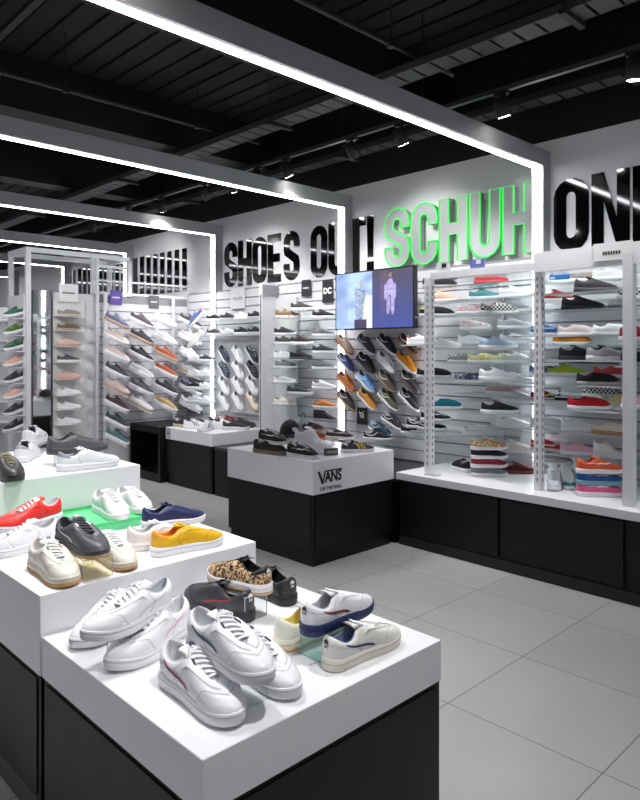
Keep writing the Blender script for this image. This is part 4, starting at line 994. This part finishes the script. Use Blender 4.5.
for i, (px, py, desc, up, so) in enumerate(LB):
    X = 4.64 if px > 294 else 4.60
    p = onx(px if px != 318 else 324, py, X)
    big = px in (300, 288)
    col = 'right' if px > 310 else 'middle' if px > 294 else 'left'
    shoe(p, -62, f'{desc}, {col} column of the shelves left of the television', kind='hitop' if 'high' in desc else ('run' if 'chunky' in desc else 'skate'), up=up, sole=so, lace=up, lining=(60, 60, 64), group='shoes left of the television', scale=.86 if not big else .98)
    t = thing('shoe_ledge', (p.x, p.y, p.z-.001), f'small clear ledge under the {desc}, {col} column', 'shoe ledge', 'small ledges left of the television')
    build(bx((-.09, -.14, -.007), (4.79-p.x, .14, -.001)), 'ledge_plate', CLEAR, t); build(bx((-.093, -.14, -.01), (-.09, .14, .001)), 'front_edge', EDGE, t)
# white end fin with slot channel
p = onx(268, 300, 4.62)
t = thing('display_fin', (4.57, 5.60, .5), 'white upright divider fin with dark slot left of the black cards', 'divider')
build(bx((0, 0, 0), (.22, .05, 1.72)), 'fin_board', WHITE, t); build(bx((-.003, .018, 0), (0, .032, 1.60)), 'slot_channel', mat((90, 90, 96), .4), t)
build(bx((0, -.012, 1.58), (.21, 0, 1.70)), 'header_plate', mat((150, 151, 156), .4), t)
build(bx((.18, -.34, .1), (.215, -.0, 1.56)), 'back_board', mat((216, 219, 220), .5), t)

# ------------------------------------------------------------------ white panel with angled shoes, rows above
a, b = onx(216, 340, 4.76), onx(263, 411, 4.76)
a_z, b_z = onx(216, 342, 4.76).z, onx(240, 411, 4.76).z
t = thing('shoe_display', (4.765, b.y, b_z), 'white framed panel carrying angled white and navy trainers', 'display panel')
dy, dz = a.y-b.y, a_z+.03-b_z
build(bx((0, 0, 0), (.03, dy, dz)), 'panel_board', mat((214, 216, 220), .4), t)
m = MB()
for q0, q1 in (((-.03, -.02, -.02), (.0, .0, dz+.02)), ((-.03, dy, -.02), (0, dy+.02, dz+.02)), ((-.03, 0, -.02), (0, dy, 0)), ((-.03, 0, dz), (0, dy, dz+.02))): m.box(q0, q1)
build(m, 'panel_frame', WHITEMET, t)
PN = [['navy', 'white', 'dark navy'], ['slate navy', 'white', 'black'], ['white', 'white', 'white'], ['white', 'white', 'cream']]
PC = {'navy': (50, 56, 84), 'white': PALE, 'dark navy': (40, 44, 66), 'slate navy': (66, 70, 92), 'black': (50, 50, 58), 'cream': (236, 230, 216)}
for r in range(4):
    for c in range(3):
        n_ = PN[r][c]; p = onx(223+c*14, 357+r*15.5, 4.69)
        shoe(p, -90, f'{n_} trainer, {ORD[r]} row and {["left","middle","right"][c]} column of the white panel', kind='cup', up=PC[n_], sole=WS if n_ != 'cream' else (206, 176, 130), pitch=44, lace=WS, lining=(70, 70, 80) if 'n' == n_[0] or 'b' == n_[0] else (180, 180, 186), group='angled trainers on the white panel', scale=.9)
        bb = bracket(p + Vector((0, 0, -.004)), -90, 44, f'clear bracket for the {ORD[r]} row {["left","middle","right"][c]} trainer on the panel', 'clear brackets on the white panel'); link('plate', bracket_mesh(), CLEAR, bb)
def row_shelf(p0, p1, z, lab, depth=.2):
    t = thing('wall_shelf', (4.79-depth, min(p0, p1), z), lab, 'shelf', 'thin wall shelves')
    build(bx((0, 0, -.01), (depth, abs(p1-p0), -.001)), 'shelf_plate', CLEAR, t); build(bx((-.003, 0, -.012), (0, abs(p1-p0), .001)), 'front_edge', EDGE, t)
for r, (py, cols) in enumerate([(320, [('black', BK), ('black and navy', (40, 42, 58)), ('white', PALE), ('jet', (36, 36, 40))]), (335, [('dark grey', (78, 78, 82)), ('pure white', PALE), ('ink black', (40, 40, 48)), ('blue black', (44, 46, 60))])]):
    z = onx(235, py, 4.66).z
    row_shelf(onx(206, py, 4.66).y, onx(264, py, 4.66).y, z, f'thin clear wall shelf above the white panel, {["upper","lower"][r]} one')
    for i, (n_, up) in enumerate(cols):
        p = onx(215+i*14, py, 4.68); shoe((4.68, p.y, z), -75, f'{n_} trainer on the {["upper","lower"][r]} thin shelf above the white panel', kind='run', up=up, sole=(190, 190, 196) if i % 2 else WS, group='trainers above the white panel', scale=.85, lace=up)
LR = [(361, [('white', PALE), ('dark navy', (56, 58, 78))]), (376, [('plain white', PALE), ('white', PALE)]), (389, [('black', BK), ('white', PALE)]), (403, [('grey', (200, 202, 208)), ('pale', PALE)])]
for r, (py, cols) in enumerate(LR):
    z = onx(203, py, 4.66).z; row_shelf(onx(190, py, 4.66).y, onx(213, py, 4.66).y, z, f'short clear wall shelf in the corner, {ORD[r]} one down')
    for i, (n_, up) in enumerate(cols):
        p = onx(196+i*11.5, py, 4.68); shoe((4.68, p.y, z), -75, f'{n_} trainer {["left","right"][i]} on the {ORD[r]} short corner shelf', kind='cup', up=up, group='trainers on the short corner shelves', scale=.85, lace=WS)
for (px, py, lab, up, tb) in [(198, 320, 'orange and blue trainer tilted steeply in the corner, upper one', (76, 104, 160), (196, 92, 66)), (197, 341, 'cream trainer tilted steeply in the corner, lower one', (226, 218, 208), (200, 196, 190))]:
    p = onx(px, py, 4.62); shoe(p, 150, lab, kind='run', up=up, tab=tb, pitch=48, sole=(232, 230, 230), group='tilted corner trainers', scale=.95)
    bb = bracket(p + Vector((0, 0, -.004)), 150, 48, f'clear bracket under the {lab.split(" tilted")[0]}', 'clear corner brackets'); link('plate', bracket_mesh(), CLEAR, bb)
p = onx(237.5, 298.5, 4.78); card(p, .27, .24, (232, 233, 236), 'white card with small black brand word above the white panel', 'LACOSTE', tc=(60, 60, 64), size=.042)

# ------------------------------------------------------------------ angled shoe wall on the partition
SL = [[('grey blue', (96, 104, 134)), ('dark and white', (90, 80, 90)), ('white', PALE), ('dark grey', (70, 66, 78))],
      [('cream', (228, 214, 206)), ('black and grey', (60, 60, 66)), ('white', PALE), ('silver', (200, 202, 208))],
      [('pale pink', (228, 204, 202)), ('black', (46, 44, 50)), ('burnt orange', (186, 96, 70)), ('white', PALE)],
      [('charcoal', (72, 72, 80)), ('white and grey', (214, 214, 220)), ('rust red', (182, 88, 62)), ('light grey', (190, 192, 198))],
      [('blush', (224, 200, 200)), ('dark grey', (86, 86, 94)), ('black', (44, 44, 52)), ('dark purple', (74, 64, 100))],
      [('deep maroon', (74, 44, 50)), ('white', PALE), ('tan and white', (196, 160, 110)), ('white', PALE)],
      [('dark green', (50, 70, 68)), ('brown and orange', (150, 92, 44)), ('dark slate', (60, 62, 76)), ('brown', (116, 80, 66))],
      [('teal grey', (90, 124, 132)), ('orange and blue', (160, 104, 60)), ('black', (50, 50, 60)), ('white', PALE)]]
for r in range(8):
    for c in range(4):
        n_, up = SL[r][c]; px = 116 + c*24.5; py = 324 + r*16.6
        p = ony(px, py, 7.16)
        if p.x > 4.72: p.x = 4.72
        if p.x > 3.9 and p.z < .74: continue
        lab = f'{n_} trainer, {ORD[r]} row and {COLW[c]} column of the angled wall'
        shoe(p, -44, lab, kind='run' if (r+c) % 3 else 'cup', up=up, sole=WS if (r*3+c) % 4 else (196, 170, 150), lace=up if sum(up) < 400 else WS, pitch=26, group='angled trainers on the partition wall', scale=1.1)
        t = thing('angled_ledge', p, f'white sloping ledge under the {n_} trainer, {ORD[r]} row', 'shoe ledge', 'white sloping ledges')
        t.matrix_world = Matrix.Translation(p) @ Matrix.Rotation(math.radians(-44), 4, 'Z') @ Matrix.Rotation(math.radians(26), 4, 'Y')
        if 'lg' not in CACHE: CACHE['lg'] = bx((-.15, -.05, -.014), (.16, -.042, .0)).box((-.15, -.05, -.008), (.15, .05, -.001)).mesh('ledge_plate')
        link('ledge_plate', CACHE['lg'], WHITEMET, t)
# white ladder racks holding the ledges
for k, px in enumerate((96, 104, 172)):
    q = ony(px, 300, PY-.03); t = thing('slotted_post', (q.x, PY-.06, .2), f'thin white slotted post on the angled wall, {["left","second","right"][k]} one', 'post', 'thin white posts')
    build(bx((-.015, -.015, 0), (.015, .015, 1.95 if k else 2.35)), 'post', WHITEMET, t)
p = ony(116, 297.5, PY-.03); card(p, .15, .17, (100, 82, 160), 'purple card above the angled shoe wall', None, axis='y', brand_bars=True)
p = ony(154, 302, PY-.03); card(p, .14, .16, (92, 92, 98), 'dark grey card above the angled shoe wall', None, axis='y', brand_bars=True)

# ------------------------------------------------------------------ white gondola at left
gx0, gx1, gy0, gy1 = 2.79, 3.98, PY, 7.90
t = thing('gondola_frame', (gx0, gy0, 0), 'tall white open box frame around the shoe gondola', 'display frame')
s = .05
for (x_, y_) in ((0, 0), (0, gy1-gy0), (.74, 0), (gx1-gx0, 0), (gx1-gx0, gy1-gy0)):
    z0_ = 0 if x_ < .7 else 2.14
    build(bx((x_-s/2, y_-s/2, z0_), (x_+s/2, y_+s/2, 2.559)), 'post', WHITEMET, t)
for q0, q1 in (((-.025, -.025, 2.56), (gx1-gx0, .025, 2.61)), ((-.025, gy1-gy0-.025, 2.56), (gx1-gx0, gy1-gy0+.025, 2.61)), ((-.025, .026, 2.56), (.025, gy1-gy0-.026, 2.61)), ((gx1-gx0-.025, .026, 2.56), (gx1-gx0+.025, gy1-gy0-.026, 2.61)), ((.74, -.02, 2.46), (gx1-gx0, .02, 2.49)), ((.74, -.02, 2.15), (2.05, .02, 2.18)), ((.74, -.02, 2.30), (2.05, .02, 2.32))):
    build(bx(q0, q1), 'rail', WHITEMET, t)
t = thing('mirror_panel', (2.80, PY-.03, .3), 'tall narrow mirror with dark edges on the gondola', 'mirror', None, (0, 0, -.06))
build(bx((.03, 0, 0), (.22, .02, 1.85)), 'glass', MIRROR, t)
for x_ in (.018, .222): build(bx((x_, -.006, 0), (x_+.012, .014, 1.85)), 'edge_trim', mat((70, 70, 76), .4), t)
t = thing('column_board', (3.05, PY-.03, .2), 'white board behind the single column of shoes on the gondola', 'display board')
build(bx((0, 0, 0), (.36, .02, 1.86)), 'board', mat((226, 226, 222), .5), t)
p = ony(69, 293, PY-.05); card(Vector((p.x, PY-.045, p.z)), .22, .2, (238, 238, 238), 'white printed card topping the single shoe column', None, tc=(50, 50, 54), axis='y', brand_bars=True)
GC = [(316, 'grey flat', (150, 146, 142), (190, 180, 170)), (330, 'brown flat', (116, 92, 80), (170, 150, 130)), (346, 'beige pink', (222, 190, 178), (206, 160, 140)), (362, 'black and white', (80, 80, 86), WS), (379, 'salmon pink', (222, 182, 174), (214, 160, 148)), (395, 'plain white', PALE, WS), (409, 'soft white', PALE, WS), (424, 'bright white', PALE, WS)]
for i, (py, n_, up, so) in enumerate(GC):
    p = ony(69, py, PY-.14)
    shoe(p, -15, f'{n_} trainer, {ORD[i]} down in the single gondola column', kind='slip' if 'flat' in n_ else 'cup', up=up, sole=so, group='trainers in the gondola column', scale=.88, lace=up)
    t = thing('shoe_ledge', p, f'thin white ledge under the {n_} trainer in the gondola column', 'shoe ledge', 'gondola column ledges'); build(bx((-.13, -.05, -.008), (.14, .12, -.001)), 'ledge_plate', WHITEMET, t)
GL = [(316, 'green and white', (50, 104, 84)), (333, 'green and yellow', (70, 110, 40)), (349, 'dark green', (44, 96, 66)), (365, 'peach', (220, 172, 152)), (381, 'black', (44, 44, 50)), (397, 'salmon', (222, 178, 164)), (413, 'charcoal', (50, 50, 54)), (429, 'ink black', (40, 40, 44))]
t = thing('end_board', (2.765, 7.43, .25), 'white end board of the gondola carrying the left column of shoes', 'display board'); build(bx((-.01, 0, 0), (.01, .46, 1.85)), 'board', WHITEMET, t)
for i, (py, n_, up) in enumerate(GL):
    p = onx(14, py, 2.66); p.y = min(p.y, 7.72)
    shoe(p, 200, f'{n_} trainer, {ORD[i]} down on the gondola end at left edge', kind='run', up=up, sole=WS, group='trainers on the gondola end', scale=.9, lace=up, pitch=12)
    t = thing('shoe_ledge', p + Vector((0, 0, -.02)), f'white ledge under the {n_} trainer on the gondola end', 'shoe ledge', 'gondola end ledges'); build(bx((-.11, -.05, -.012), (.09, .05, -.004)).box((-.02, -.01, -.004), (.02, .01, .016)), 'ledge_plate', WHITEMET, t)
# far left rack and plinth
t = thing('display_plinth', (2.35, 8.9, 0), 'distant black plinth with white top at the left picture edge', 'display plinth'); build(bx((0, 0, 0), (.6, .8, .62)), 'base_cabinet', BLACK, t); build(bx((-.01, -.01, .62), (.61, .81, .86)), 'white_top', WHITE, t)
t = thing('far_shoe_rack', (2.5, 10.4, 0), 'distant white rack of mixed shoes at the left picture edge', 'shoe rack')
build(bx((0, .2, 0), (1.0, .26, 2.1)), 'back_board', WHITEMET, t)
RK = [(180, 70, 60), (60, 60, 80), (220, 190, 170), (150, 110, 60), (50, 50, 56), (90, 110, 140), (230, 230, 232), (190, 120, 60)]
for r in range(7):
    build(bx((0, 0, .5+r*.22-.01), (1.0, .2, .5+r*.22)), 'shelf', WHITEMET, t)
for r in range(7):
    for c in range(4):
        up = RK[(r*3+c*5) % 8]; shoe((2.62+c*.25, 10.49, .501+r*.22), -100, 'small mixed trainer on the distant rack at the left edge', kind='run', up=up, group='trainers on the distant rack', scale=.8, lace=up)
# far fixtures seen past the gondola
t = thing('far_display_unit', (3.2, 9.6, 0), 'distant white shelving unit seen behind the gondola mirror', 'shelving unit')
build(bx((0, .3, 0), (1.6, .34, 2.1)), 'back_board', WHITEMET, t)
for r in range(6): build(bx((0, 0, .5+r*.28), (1.6, .3, .515+r*.28)), 'shelf', WHITEMET, t)
bpy.context.view_layer.update()
print('shoes', NSH[0], 'objects', len(bpy.data.objects))
